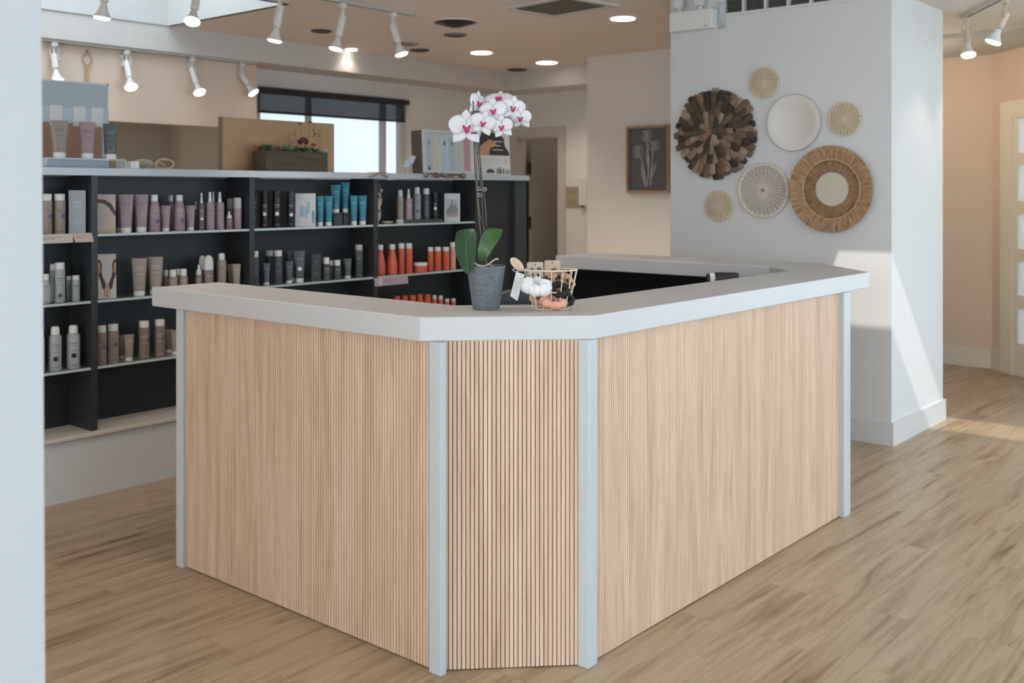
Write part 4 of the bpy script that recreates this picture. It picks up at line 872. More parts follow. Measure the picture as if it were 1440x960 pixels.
for k, (a, zz) in enumerate(((0.62, 0.15), (0.68, 0.19), (0.73, 0.14), (0.80, 0.17), (0.88, 0.12), (0.95, 0.15))): rect(f, (a-0.018)*W, (a+0.018)*W, Hh*0.03, Hh*zz, -0.001)
flat_poly(f, ell(0.42*W, 0.05*Hh, 0.12*W, 0.10*Hh, 12, 0, PI), -0.001); f.build('product_picture', pcol((0.06, 0.065, 0.08)), o, smooth=False, fixn=True)
# white blooms beside the chart
o = thing('white_bloom_sprig', (on_y(580, 240, 5.0).x, 5.02, DT), 'small white dried bloom sprig between window and chart board', 'dried flowers')
rnd = random.Random(8)
for k in range(3):
    f = MB(); f.tube([(0, 0, 0), ((k-1)*0.02, 0, 0.05), ((k-1)*0.03, 0, 0.075+0.02*k)], 0.0015, 5); st = f.build('stem', tw, o)
    f = MB()
    for i in range(14): f.ball(((k-1)*0.03+rnd.uniform(-0.018, 0.018), rnd.uniform(-0.012, 0.012), 0.06+0.02*k+rnd.uniform(-0.018, 0.018)), 0.009, 6)
    f.build('bloom', plain('cotton_white', (0.66, 0.68, 0.72), 0.9), st)
# brown and tan clusters along the front lip of the deck
for (xa, xb_, lab, sd) in ((595, 657, 'strip of small brown clusters along the deck edge below the chart', 3), (519, 546, 'short tan strip of clusters over the deck edge above the divider', 4)):
    A_, B_ = on_y(xa, 247, 4.835), on_y(xb_, 247, 4.835); L = B_.x-A_.x; rnd = random.Random(sd)
    o = thing('edge_clusters', (A_.x, 4.833, DT), lab, 'dried flowers')
    f = MB(); f.tube([(L*i/6, 0.012-0.006*(i % 2), 0.003 - 0.004*(i % 2)) for i in range(7)], 0.002, 5); f.build('edge_strand', tw, o)
    f = MB()
    for i in range(int(L*260)):
        x_ = rnd.uniform(0, L); q = Vector((x_, rnd.uniform(-0.008, 0.006), rnd.uniform(-0.028, 0.006) if sd == 3 else -0.03*abs(2*x_/L-1)+rnd.uniform(-0.004, 0.004)))
        f.ball(q, rnd.uniform(0.003, 0.006), 4, (1.4, 1, 1))
    f.build('cluster_bits', plain('cluster_tone_%d' % sd, (0.20, 0.105, 0.06) if sd == 3 else (0.36, 0.23, 0.14), 0.8, var=0.4, vscale=80), o)

# ------------------------------------------------------------------ roller blind, ring ornament, switches
bz0, bz1 = on_y(361, 158, 7.72).z, on_y(361, 121.5, 7.72).z
o = thing('roller_blind', ((WX0+WX1)/2, 7.72, 0), 'black roller blind drawn part way down the high window', 'blind')
Wb = (WX1-WX0)/2-0.005
m, nt, b = newmat('blind_mesh'); b.inputs['Base Color'].default_value = (0.05, 0.06, 0.075, 1); b.inputs['Roughness'].default_value = 0.8; b.inputs['Alpha'].default_value = 0.76
MB().box((-Wb, 0, bz0+0.02), (Wb-0.05, 0.004, bz1-0.04)).build('fabric', m, o, smooth=False)
MB().box((-Wb, -0.02, bz1-0.05), (Wb, 0.025, bz1)).build('head_rail', 'deep_black', o, bevel=0.004, smooth=False)
MB().box((-Wb, -0.006, bz0), (Wb-0.05, 0.012, bz0+0.022)).build('bottom_bar', 'deep_black', o, bevel=0.003, smooth=False)
p = on_y(121.5, 83, 7.415)
o = thing('ring_ornament', (p.x, 7.405, p.z), 'small gold ring ornament with hanging ribbon on the blush wall', 'wall ornament')
f = MB(); f.tube([(0.035*math.cos(a), 0, 0.045*math.sin(a)) for a in [2*PI*i/24 for i in range(24)]], 0.005, 8, closed=True); f.build('ring', plain('gold_wood', (0.45, 0.31, 0.17), 0.5), o)
MB().box((-0.012, -0.002, -0.33), (0.012, 0.004, -0.045)).build('ribbon', plain('tan_ribbon', (0.50, 0.33, 0.22), 0.8), o, smooth=False)
f = MB(); f.ball((0, -0.002, 0.058), 0.008, 8); f.build('nail', 'dark_vent', o)
a, b_ = on_x(793.5, 262, 9.11), on_x(816, 292, 9.11)
o = thing('switch_panel', (9.118, (a.y+b_.y)/2, (a.z+b_.z)/2), 'square tan light switch panel beside the open doorway', 'switch')
hw, hh = abs(a.y-b_.y)/2, abs(a.z-b_.z)/2
MB().box((-0.008, -hw, -hh), (0, hw, hh)).build('plate', pcol((0.42, 0.36, 0.25)), o, bevel=0.002, smooth=False)
for r_ in (-1, 1):
    for k in range(4): MB().box((-0.014, -hw*0.8+k*hw*0.42, r_*hh*0.5-0.03), (-0.008, -hw*0.8+k*hw*0.42+0.018, r_*hh*0.5+0.03)).build('toggle', pcol((0.34, 0.28, 0.19)), o, smooth=False)
a, b_ = on_x(816.5, 252, 9.11), on_x(828, 289, 9.11)
o = thing('wall_phone', (9.118, (a.y+b_.y)/2, b_.z), 'white wall-mounted box beside the tan switch panel', 'wall box')
MB().box((-0.05, -abs(a.y-b_.y)/2, 0), (0, abs(a.y-b_.y)/2, a.z-b_.z)).build('housing', 'white_metal', o, bevel=0.006, smooth=False)
MB().box((-0.052, 0.0, -0.02), (-0.02, 0.03, 0.0)).build('dial', 'dark_vent', o, smooth=False)
# open door leaf in the far doorway
hx = D1[1]-0.03
dl = thing('open_door_leaf', (9.30, hx, 0.01), 'plain grey-brown door leaf standing open in the far doorway', 'door')
MB().box((0.0, -0.04, 0), (0.80, 0.0, 2.05)).build('leaf', plain('door_leaf_paint', (0.33, 0.31, 0.285), 0.6), dl, smooth=False)
for z_ in (0.25, 1.05, 1.68):
    MB().box((-0.03, -0.035, z_), (0.0, -0.01, z_+0.14)).build('hinge', 'deep_black', dl, smooth=False)
MB().box((0.74, -0.07, 1.0), (0.78, -0.04, 1.03)).build('handle', 'chrome', dl, smooth=False)

# ------------------------------------------------------------------ framed flower picture
a, b_ = on_x(882.5, 178, 8.19), on_x(942.5, 271, 8.19)
cy, cz_, hw, hh = (a.y+b_.y)/2, (a.z+b_.z)/2, abs(a.y-b_.y)/2, abs(a.z-b_.z)/2
pf = thing('framed_picture', (8.195, cy, cz_), 'dark framed picture of pale line-drawn tulips on the recessed wall', 'picture')
fw = wood('pine_frame', [(0.3, (0.36, 0.22, 0.12)), (0.7, (0.52, 0.34, 0.2))], (8, 8, 8), 0.5)
for k, (y0, y1, z0, z1) in enumerate(((-hw, hw, hh-0.022, hh), (-hw, hw, -hh, -hh+0.022), (-hw, -hw+0.02, -hh+0.022, hh-0.022), (hw-0.02, hw, -hh+0.022, hh-0.022))):
    MB().box((-0.035, y0, z0), (0, y1, z1)).build('frame_rail', fw, pf, bevel=0.001, smooth=False)
MB().box((-0.012, -hw+0.02, -hh+0.022), (-0.004, hw-0.02, hh-0.022)).build('slate_panel', plain('slate_panel', (0.125, 0.12, 0.14), 0.7), pf, smooth=False)
wl = plain('chalk_line', (0.62, 0.62, 0.62), 0.8)
def vx(px_, py_):  # position on zoomed crop -> local panel coords (u to the right of the picture, v up), range -1..1
    return (-(px_-175)/92*hw*0.88, (528-py_)/150*hh*0.90)
def stroke(f, pts, r=0.0035):
    f.tube([(-0.015, *vx(*p_)) for p_ in pts], r, 6)
for stem_, bud in (([(160, 660), (162, 620), (150, 560), (140, 515)], (125, 490, 22, 30)), ([(168, 665), (178, 600), (176, 500), (170, 440)], (168, 412, 20, 26)), ([(186, 660), (190, 600), (195, 540), (200, 480)], (205, 462, 24, 22))):
    f = MB(); stroke(f, stem_, 0.0045); st = f.build('drawn_stem', wl, pf)
    f = MB(); cx, cy_, rx_, ry_ = bud
    for s_ in (-0.55, 0, 0.55):
        stroke(f, [(cx+s_*rx_+rx_*0.45*math.cos(t_), cy_+ry_*math.sin(t_)) for t_ in [2*PI*i/14 for i in range(15)]], 0.0028)
    f.build('drawn_tulip', wl, st)
for lp in ([(160, 650), (146, 610), (143, 565), (155, 600), (163, 640)], [(186, 655), (190, 600), (214, 545), (212, 570), (192, 620)], [(176, 560), (168, 520), (170, 480), (180, 520), (178, 560)]):
    f = MB(); stroke(f, lp, 0.004); f.build('drawn_leaf', wl, pf)

# ------------------------------------------------------------------ wall baskets and plates on the accent wall
def disc_root(name, cx, cy_, rpx, label, cat, group=None, off=0.0):
    p = on_x(cx, cy_, XA-0.02); t = depth(p); r = rpx/FPX*t
    o = thing(name, (XA-0.001, p.y, p.z), label, cat, group); o.rotation_euler = (0, -PI/2, 0)   # local +Z points into the room
    return o, r
def ring_pts(r, z, n=48, a0=0.0): return [(r*math.cos(2*PI*i/n+a0), r*math.sin(2*PI*i/n+a0), z) for i in range(n)]
def radial_mat(name, stops, ang=60, rings=0.0):
    """streaks running outward from the centre"""
    m, nt, b = newmat(name); b.inputs['Roughness'].default_value = 0.75; N = nt.nodes.new
    tc = N('ShaderNodeTexCoord'); gr = N('ShaderNodeTexGradient'); gr.gradient_type = 'RADIAL'; lnk(nt, tc.outputs['Object'], gr.inputs[0])
    ln = N('ShaderNodeVectorMath'); ln.operation = 'LENGTH'; lnk(nt, tc.outputs['Object'], ln.inputs[0])
    cb = N('ShaderNodeCombineXYZ'); ml = N('ShaderNodeMath'); ml.operation = 'MULTIPLY'; ml.inputs[1].default_value = ang; lnk(nt, gr.outputs['Fac'], ml.inputs[0])
    m2 = N('ShaderNodeMath'); m2.operation = 'MULTIPLY'; m2.inputs[1].default_value = 14; lnk(nt, ln.outputs['Value'], m2.inputs[0])
    lnk(nt, ml.outputs[0], cb.inputs[0]); lnk(nt, m2.outputs[0], cb.inputs[1])
    n = N('ShaderNodeTexNoise'); n.inputs['Scale'].default_value = 1; n.inputs['Detail'].default_value = 5; n.inputs['Roughness'].default_value = 0.65; lnk(nt, cb.outputs[0], n.inputs['Vector'])
    r = ramp(nt, n.outputs['Fac'], stops); lnk(nt, r.outputs[0], b.inputs['Base Color'])
    bp = N('ShaderNodeBump'); bp.inputs['Strength'].default_value = 0.5; bp.inputs['Distance'].default_value = 0.004; lnk(nt, n.outputs['Fac'], bp.inputs['Height']); lnk(nt, bp.outputs[0], b.inputs['Normal'])
    return m
# driftwood sunburst
o, R = disc_root('driftwood_disc', 1006, 187, 65, 'big dark round wall piece of radiating driftwood sticks', 'wall decoration')
MB().loft([(0.0, R*0.8, R*0.8), (0.02, R*0.78, R*0.78), (0.035, R*0.5, R*0.5)], 32).build('backing', plain('dark_backing', (0.05, 0.035, 0.025), 0.9), o)
tones = [(0.045, 0.030, 0.020), (0.085, 0.055, 0.035), (0.14, 0.09, 0.055), (0.23, 0.155, 0.10), (0.30, 0.22, 0.15), (0.22, 0.125, 0.075)]
dm = [wood('driftwood_%d' % i, [(0.3, tuple(c_*0.65 for c_ in t_)), (0.7, tuple(min(1, c_*1.3) for c_ in t_))], (40, 40, 40), 0.8, bump=0.5) for i, t_ in enumerate(tones)]
rnd = random.Random(11)
def stick(r0, r1, a, z, wd_, th, mat):
    f = MB(); c_, s_ = math.cos(a), math.sin(a)
    n_ = 5; secs = []
    f.M = Matrix(((c_, -s_, 0, 0), (s_, c_, 0, 0), (0, 0, 1, z), (0, 0, 0, 1))) @ Matrix.Rotation(PI/2, 4, 'Y') @ Matrix.Identity(4)
    tl = rnd.uniform(-0.06, 0.10)
    for i in range(n_+1):
        q = i/n_; rr = r0+(r1-r0)*q; k = (0.62+0.38*q)*(1 if 0 < i < n_ else 0.72)
        secs.append((rr, th*k*0.5, wd_*k*0.5*rnd.uniform(0.88, 1.1), -(rr-r0)*tl, rnd.uniform(-0.002, 0.002)))
    f.loft(secs, 7, power=3.0); return f.build('driftwood_stick', mat, o, fixn=True, angle=50)
rings = [(0.60, 1.0, 36, 0.020, 0.024), (0.55, 0.93, 30, 0.034, 0.024), (0.36, 0.76, 27, 0.048, 0.022), (0.18, 0.55, 20, 0.060, 0.020), (0.02, 0.34, 12, 0.070, 0.016)]
for (ra_, rb__, k, z, th) in rings:
    for i in range(k):
        a = 2*PI*(i+rnd.uniform(-0.25, 0.25))/k; w0 = 2*PI*R*(ra_*0.2+rb__*0.8)/k*rnd.uniform(0.95, 1.3)
        wts = rnd.choices(range(6), [6, 8, 6, 4, 3, 1])[0]
        stick(R*(ra_+rnd.uniform(-0.03, 0.03)), R*(rb__*rnd.uniform(0.93, 1.02) if rb__ > 0.9 else rb__*rnd.uniform(0.85, 1.12)), a, z+rnd.uniform(-0.004, 0.006), min(w0, 0.055), th, dm[wts])
# small straw rounds
straw = plain('pale_straw', (0.64, 0.52, 0.37), 0.8, var=0.2, vscale=70, bump=0.4, bscale=300); straw2 = plain('cream_straw', (0.60, 0.53, 0.41), 0.8, var=0.12, vscale=60)
straw_b = plain('dark_straw_gap', (0.20, 0.15, 0.10), 0.9)
def small_round(cx, cy_, rp, label):
    o, R = disc_root('straw_wall_basket', cx, cy_, rp, label, 'wall basket', 'small straw wall baskets')
    MB().loft([(0.004, R*0.95, R*0.95), (0.010, R*0.93, R*0.93)], 40).build('woven_base', straw_b, o)
    f = MB()
    for k in range(44):
        a = 2*PI*k/44; zz = 0.012+0.003*(k % 2)
        f.tube([(R*0.10*math.cos(a), R*0.10*math.sin(a), zz+0.004), (R*0.6*math.cos(a+0.02), R*0.6*math.sin(a+0.02), zz+0.004), (R*0.97*math.cos(a), R*0.97*math.sin(a), zz)], 0.0018, 5, r1=0.0058)
    f.build('straw_spokes', straw, o)
    f = MB()
    for q in (0.14, 0.08, 0.03): f.tube(ring_pts(R*q, 0.019), 0.0035, 6, closed=True)
    f.build('weave_ring', straw2, o)
    f = MB(); f.tube(ring_pts(R*0.97, 0.012), 0.006, 6, closed=True); f.build('rim', straw, o)
small_round(1074, 116, 22, 'small straw basket highest on the wall, above the white plate')
small_round(1187, 167.5, 24, 'small straw basket right of the white plate, above the largest basket')
small_round(1010, 289.5, 21.5, 'small straw basket lowest on the wall, under the driftwood disc')
# white plate
o, R = disc_root('white_wall_plate', 1115.5, 172.5, 40, 'white shallow round plate between two small straw baskets', 'wall plate')
pm = plain('chalk_white_wood', (0.68, 0.635, 0.585), 0.7, var=0.05, vscale=25, bump=0.3, bscale=120)
MB().loft([(0.0, R*0.80, R*0.80), (0.010, R*0.98, R*0.98), (0.018, R*1.0, R*1.0), (0.024, R*0.985, R*0.985), (0.022, R*0.72, R*0.72), (0.017, R*0.68, R*0.68), (0.017, R*0.01, R*0.01)], 56).build('dish', pm, o, angle=60)
f = MB(); f.tube(ring_pts(R*0.995, 0.017), 0.0028, 6, closed=True); f.build('rim', plain('worn_rim', (0.34, 0.29, 0.24), 0.7), o)
# large brown basket
o, R = disc_root('brown_wall_basket', 1171, 266, 61, 'largest brown woven basket with cream centre, lower right of the group', 'wall basket')
bm1 = radial_mat('brown_reed', [(0.30, (0.12, 0.06, 0.025)), (0.47, (0.33, 0.19, 0.095)), (0.62, (0.42, 0.27, 0.15)), (0.8, (0.55, 0.40, 0.26))], 90)
bm2 = radial_mat('deep_brown_reed', [(0.28, (0.10, 0.052, 0.022)), (0.5, (0.26, 0.15, 0.075)), (0.75, (0.40, 0.26, 0.15))], 80)
MB().loft([(0.004, R*0.66, R*0.66), (0.055, R*0.995, R*0.995), (0.062, R*1.0, R*1.0), (0.062, R*0.985, R*0.985), (0.045, R*0.68, R*0.68)], 72, cap1=False).build('outer_band', bm1, o, angle=60)
MB().loft([(0.045, R*0.68, R*0.68), (0.024, R*0.66, R*0.66), (0.030, R*0.40, R*0.40), (0.030, R*0.36, R*0.36)], 72, cap0=False).build('inner_band', bm2, o, angle=60)
MB().loft([(0.030, R*0.39, R*0.39), (0.036, R*0.385, R*0.385), (0.038, R*0.02, R*0.02)], 48).build('centre_disc', plain('cream_weave', (0.56, 0.50, 0.40), 0.8, bump=0.8, bscale=170, var=0.1, vscale=90), o)
f = MB(); f.tube(ring_pts(R*0.68, 0.046, 64), 0.0035, 6, closed=True); f.build('pale_ring', plain('tan_ring', (0.50, 0.36, 0.21), 0.7), o)
# white openwork basket
o, R = disc_root('white_wall_basket', 1072.5, 267.5, 38.5, 'whitewashed open-weave basket between driftwood disc and largest basket', 'wall basket')
ww = plain('whitewashed_cane', (0.64, 0.57, 0.49), 0.8, var=0.15, vscale=50, bump=0.3, bscale=200)
MB().loft([(0.003, R*0.94, R*0.94), (0.007, R*0.93, R*0.93)], 40).build('backing', plain('greyed_cane', (0.32, 0.27, 0.22), 0.9), o)
for q in [0.06+0.085*i for i in range(11)]:
    f = MB(); n_ = 60; f.tube([(R*q*math.cos(2*PI*i/n_), R*q*math.sin(2*PI*i/n_), 0.013+0.0035*(1 if i % 2 else -1)) for i in range(n_)], 0.0042 if q < 0.85 else 0.006, 6, closed=True); f.build('cane_ring', ww, o)
f = MB()
for k in range(40):
    a = 2*PI*k/40; f.tube([(R*0.08*math.cos(a), R*0.08*math.sin(a), 0.014), (R*0.96*math.cos(a), R*0.96*math.sin(a), 0.014)], 0.0028, 5)
f.build('cane_spokes', ww, o)
f = MB(); f.tube(ring_pts(R*0.975, 0.014, 48), 0.008, 8, closed=True); f.build('rim', ww, o)

# ------------------------------------------------------------------ grille and emergency light on the accent wall
o = thing('air_grille', (XA, (GY0+GY1)/2, GZ), 'white framed return air grille high on the accent wall', 'vent')
L = (GY1-GY0)/2
f = MB(); f.box((-0.01, -L-0.02, -0.02), (0.0, L+0.02, 0.0)).box((-0.01, -L-0.02, 0), (0, -L, 0.125)).box((-0.01, L, 0), (0, L+0.02, 0.125)); f.build('frame', 'trim', o, smooth=False)
yb = [on_x(x_, 8, XA).y - (GY0+GY1)/2 for x_ in (1046, 1077, 1109, 1141, 1172)]
for y_ in yb: MB().box((-0.012, y_-0.008, 0), (0.02, y_+0.008, 0.127)).build('bar', 'trim', o, smooth=False)
f = MB()
for k in range(8): f.add([(0.02, -L, k*0.016), (0.05, -L, k*0.016+0.012), (0.05, L, k*0.016+0.012), (0.02, L, k*0.016), (0.02, -L, k*0.016+0.003), (0.05, -L, k*0.016+0.015), (0.05, L, k*0.016+0.015), (0.02, L, k*0.016+0.003)], [(0,1,2,3), (7,6,5,4), (0,3,7,4), (1,5,6,2), (0,4,5,1), (3,2,6,7)])
f.build('louvres', 'grey_vent', o, smooth=False)
MB().box((0.055, -L, 0), (0.06, L, 0.127)).build('filter_back', plain('filter_grey', (0.12, 0.12, 0.10), 0.9), o, smooth=False)
XE = XA-0.085
ea, eb = on_x(941, 17, XE), on_x(1001, 43, XE)
o = thing('emergency_light', (XA, (ea.y+eb.y)/2, on_x(970, 42, XE).z), 'white emergency light unit with two heads at top corner of accent wall', 'emergency light')
L = abs(ea.y-eb.y)/2; hE = 27/FPX*depth((XE, ea.y))
MB().box((-0.085, -L, 0), (-0.0, L, hE)).build('housing', 'white_metal', o, bevel=0.006, smooth=False)
MB().box((-0.02, -L-0.06, -0.0), (-0.0, -L, hE+0.05)).build('side_plate', 'acrylic', o, smooth=False)
MB().box((-0.0862, -L+0.03, 0.012), (-0.085, -L+0.06, 0.018)).build('printed_mark', pcol((0.2, 0.2, 0.25)), o, smooth=False)
for y_ in (-L*0.35, L*0.62):
    f = MB(); f.tube([(-0.05, y_, hE), (-0.05, y_, hE+0.025)], 0.012, 10); st = f.build('head_stem', 'white_metal', o)
    f = MB(); f.M = Matrix.Translation((-0.055, y_, hE+0.052)) @ Matrix.Rotation(-1.2, 4, 'Y'); f.loft([(-0.035, 0.02, 0.02), (0.0, 0.034, 0.034), (0.02, 0.036, 0.036)], 18); f.build('lamp_head', 'white_metal', st)

# ------------------------------------------------------------------ ceiling fittings
def ceil_at(x, y, z=CZ): return at_z(x, y, z)
TR = plain('track_enamel', (0.50, 0.48, 0.45), 0.45)
tp = ceil_at(580, 22, CZ-0.02); YT = tp.y
x1_, x0_ = tp.x, on_y(60, 0, YT).x
def track(name, a, b, label, z1):
    o = thing(name, ((a[0]+b[0])/2, (a[1]+b[1])/2, z1), label, 'track')
    d = Vector((b[0]-a[0], b[1]-a[1])); L = d.length; o.rotation_euler = (0, 0, math.atan2(d.y, d.x))
    MB().box((-L/2, -0.017, -0.022), (L/2, 0.017, -0.0005)).build('rail', TR, o, smooth=False)
    for s_ in (-1, 1): MB().box((s_*L/2-0.012, -0.02, -0.026), (s_*L/2+0.012, 0.02, -0.0005)).build('end_cap', 'chrome', o, smooth=False)
    MB().box((-L/2+0.02, -0.006, -0.0235), (L/2-0.02, 0.006, -0.0215)).build('slot', 'dark_vent', o, smooth=False)
    return o
track('ceiling_track', (x0_, YT), (x1_, YT), 'long lighting track running across the main ceiling', CZ)
def head(attach, end, label, group, side=1, cold=1.0, power=22, spot=True, metal=None):
    """track lamp from its track adapter to the centre of its glowing face"""
    A_, E_ = Vector(attach), Vector(end)
    o = thing('track_light', tuple(A_), label, 'track light', group)
    wm = metal or 'white_metal'
    MB().box((-0.022, -0.018, -0.03), (0.022, 0.018, 0.0)).build('adapter', wm, o, bevel=0.003, smooth=False)
    v = E_-A_; L = v.length
    st_len = min(0.07, L*0.3)
    P0 = Vector((0, 0, -0.03-st_len))
    f = MB(); f.tube([(0, 0, -0.03), tuple(P0)], 0.007, 8); f.build('stem', wm, o)
    d = (v - P0).normalized(); L2 = (v-P0).length
    q = d.to_track_quat('Z', 'Y').to_matrix().to_4x4()
    rF = 0.047; hb = min(0.085, L2*0.5)
    f = MB(); f.M = Matrix.Translation(v) @ q
    f.loft([(-hb, 0.017, 0.017), (-hb*0.75, 0.021, 0.021), (-hb*0.40, 0.032, 0.032), (-hb*0.12, rF, rF), (-0.004, rF, rF)], 20); bulb = f.build('reflector_bulb', 'white_metal', o, angle=50)
    f = MB(); f.M = Matrix.Translation(v) @ q; f.loft([(-0.004, rF*0.97, rF*0.97), (0.003, rF*0.85, rF*0.85), (0.007, rF*0.4, rF*0.4), (0.008, 0.002, 0.002)], 20); f.build('glowing_face', 'lens', bulb)
    back = 0.03
    f = MB(); f.M = Matrix.Translation(v) @ q; f.loft([(-L2-back*0.6, 0.014, 0.014), (-L2-back*0.6+0.004, 0.024, 0.024), (-hb-0.012, 0.024, 0.024), (-hb-0.004, 0.017, 0.017)], 16); sk = f.build('socket_tube', wm, o)
    sd = q @ Vector((1, 0, 0)); yk = []
    for s_ in (-1, 1):
        f = MB(); a_ = P0 + sd*0.030*s_; f.tube([tuple(Vector((0, 0, -0.032))), tuple(Vector((0, 0, -0.045))+sd*0.03*s_), tuple(a_ + d*0.02)], 0.0035, 6); yk_ = f.build('yoke_arm', wm, o)
    f = MB(); f.ball(tuple(P0 + sd*0.036*side + d*0.02), 0.009, 8); f.build('thumb_knob', wm, o)
    f = MB(); c0 = -d*0.03; f.tube([tuple(P0 - d*(back)), tuple(P0 - d*(back+0.03) + sd*0.03*side), tuple(P0*0.5 + sd*0.055*side), (0, 0, -0.02)], 0.0022, 6); f.build('cord', wm, o)
    if spot:
        l = lamp('track_lamp_light', 'SPOT', tuple(E_ + d*0.03), power, (1.0, 0.86, 0.70), tuple(E_ + d), spot_size=math.radians(75), spot_blend=0.7); l.data.shadow_soft_size = 0.04
    return o
gm_ = 'track lights on the main ceiling track'
for k, (xa, xe, ye, dt_, lab) in enumerate(((150, 143.5, 26, 0.0, 'track light at far left of the front row, cropped by the picture top'),
        (277, 270, 31, -0.10, 'track light facing the viewer, second in the front row'),
        (394, 386, 58, 0.0, 'track light third in the front row, hanging almost straight'),
        (482, 472, 69.5, -0.02, 'track light fourth in the front row, tilted left'),
        (553, 565, 77, -0.02, 'track light at right end of the front row, tilted right'))):
    ap = on_y(xa, 0, YT); A_ = (ap.x, YT, CZ-0.0235); t_ = depth(A_)
    E_ = at_t(xe, ye, t_+dt_); head(A_, E_, lab, gm_, side=(-1)**k, metal=None)
# second track under the soffit
YS = 7.20
zS = SZ-0.001
p0 = on_y(56, 60, 7.385); p1 = on_y(362, 90, 7.385)
track('soffit_track', (p0.x-0.5, 7.385), (p1.x, 7.385), 'lighting track fixed under the soffit at the back', SZ)
for k, (xa, xe, ye, dt_, lab) in enumerate(((76, 80.5, 114, -0.03, 'track light above the left poster, first in the back row'),
        (178, 184.5, 123, -0.10, 'track light second in the back row, pointing down right'),
        (270, 281, 130.5, -0.08, 'track light third in the back row, above the kraft panel'),
        (340, 357, 131, -0.02, 'track light by the window corner, tilted sideways'))):
    ap = on_y(xa, 60, 7.385); A_ = (ap.x, 7.385, SZ-0.0225); t_ = depth(A_)
    head(A_, at_t(xe, ye, t_+dt_), lab, 'track lights under the soffit', side=(-1)**k, power=20)
# entry track on the lowered ceiling
wm2 = plain('cream_enamel', (0.56, 0.47, 0.36), 0.45)
q0, q1 = at_z(1355, 26, 2.68-0.02), at_z(1403, 2, 2.68-0.02)
dd = (q1-q0).normalized(); q2 = q1 + dd*0.5
track('entry_track', tuple(q2.xy), tuple(q0.xy), 'short lighting track at the entry ceiling', 2.68)
A_ = (q0 + dd*0.06); A_.z = 2.68-0.0235; head(A_, at_t(1362, 78, depth(A_)-0.05), 'entry track light hanging straight down beside the column', 'entry track lights', metal=wm2, power=14)
A_ = q1.copy() + dd*0.12; A_.z = 2.68-0.0235; head(A_, at_t(1396, 60, depth(A_)+0.02), 'entry track light at upper right, tilted left', 'entry track lights', metal=wm2, power=5)
# recessed downlights
for (x_, y_, rpx, pw_, lab) in ((876, 26, 17, 50, 'recessed downlight nearest the accent wall'), (677, 74, 14.5, 50, 'recessed downlight left of the square vent, above the orchid'),
        (769, 88, 14.5, 50, 'recessed downlight farthest back, near the doorway'), (494, 69.5, 8, 4, 'recessed downlight partly behind the fourth track light')):
    p = ceil_at(x_, y_); r_ = rpx/FPX*depth(p)
    o = thing('downlight', (p.x, p.y, CZ), lab, 'ceiling light', 'recessed ceiling downlights')
    f = MB(); f.loft([(-0.005, r_*1.18, r_*1.18), (-0.008, r_*1.1, r_*1.1), (-0.004, r_, r_)], 32, cap0=False, cap1=False); f.M = Matrix.Identity(4); f.build('trim_ring', 'trim', o)
    MB().loft([(-0.006, r_, r_), (-0.003, r_, r_)], 32).build('glowing_lens', 'down', o)
    l = lamp('downlight_light', 'SPOT', (p.x, p.y, CZ-0.02), pw_, (1.0, 0.87, 0.72), (p.x, p.y, 0), spot_size=math.radians(120), spot_blend=0.6); l.data.shadow_soft_size = r_
# diffusers and vents
p = ceil_at(640, 30); r_ = 29/FPX*depth(p)
o = thing('round_diffuser', (p.x, p.y, CZ), 'dark round stepped air diffuser on the ceiling above the orchid', 'vent')
for k in range(4):
    q = 1-k*0.22; MB().loft([(-0.008-0.011*k, r_*q, r_*q), (-0.012-0.011*k, r_*(q-0.05), r_*(q-0.05)), (-0.004-0.011*k, r_*(q-0.18), r_*(q-0.18))], 32, cap0=False, cap1=False).build('cone_ring', 'dark_vent', o, fixn=False)
MB().loft([(-0.045, r_*0.12, r_*0.12), (-0.001, r_*0.9, r_*0.9)], 32).build('core', 'dark_vent', o)
f = MB(); f.tube([(r_*1.08*math.cos(a), r_*1.08*math.sin(a), -0.006) for a in [2*PI*i/32 for i in range(32)]], 0.006, 6, closed=True); f.build('collar', 'ceiling', o)
def flat_vent(x_, y_, rx_px, lab, name='ceiling_disc', mat='grey_vent', cat='vent'):
    p = ceil_at(x_, y_); r_ = rx_px/FPX*depth(p); o = thing(name, (p.x, p.y, CZ), lab, cat)
    MB().loft([(-0.012, r_*0.9, r_*0.9), (-0.001, r_, r_)], 28).build('disc', mat, o); f = MB(); f.tube([(r_*0.6*math.cos(a), r_*0.6*math.sin(a), -0.013) for a in [2*PI*i/24 for i in range(24)]], 0.004, 6, closed=True); f.build('ridge', 'dark_vent', o)
flat_vent(640, 48.5, 17, 'small grey ceiling disc just behind the round diffuser')
flat_vent(571, 61, 19, 'pale ceiling disc behind the right end track light', mat=plain('pale_disc', (0.42, 0.38, 0.34), 0.7))
flat_vent(590, 70, 14, 'dark ceiling vent right of the end track light', mat='dark_vent')
flat_vent(727, 97.5, 15, 'dark oval ceiling vent close to the soffit corner', mat='dark_vent')
flat_vent(452, 43, 15, 'dark ceiling vent between third and fourth track lights', mat='dark_vent')
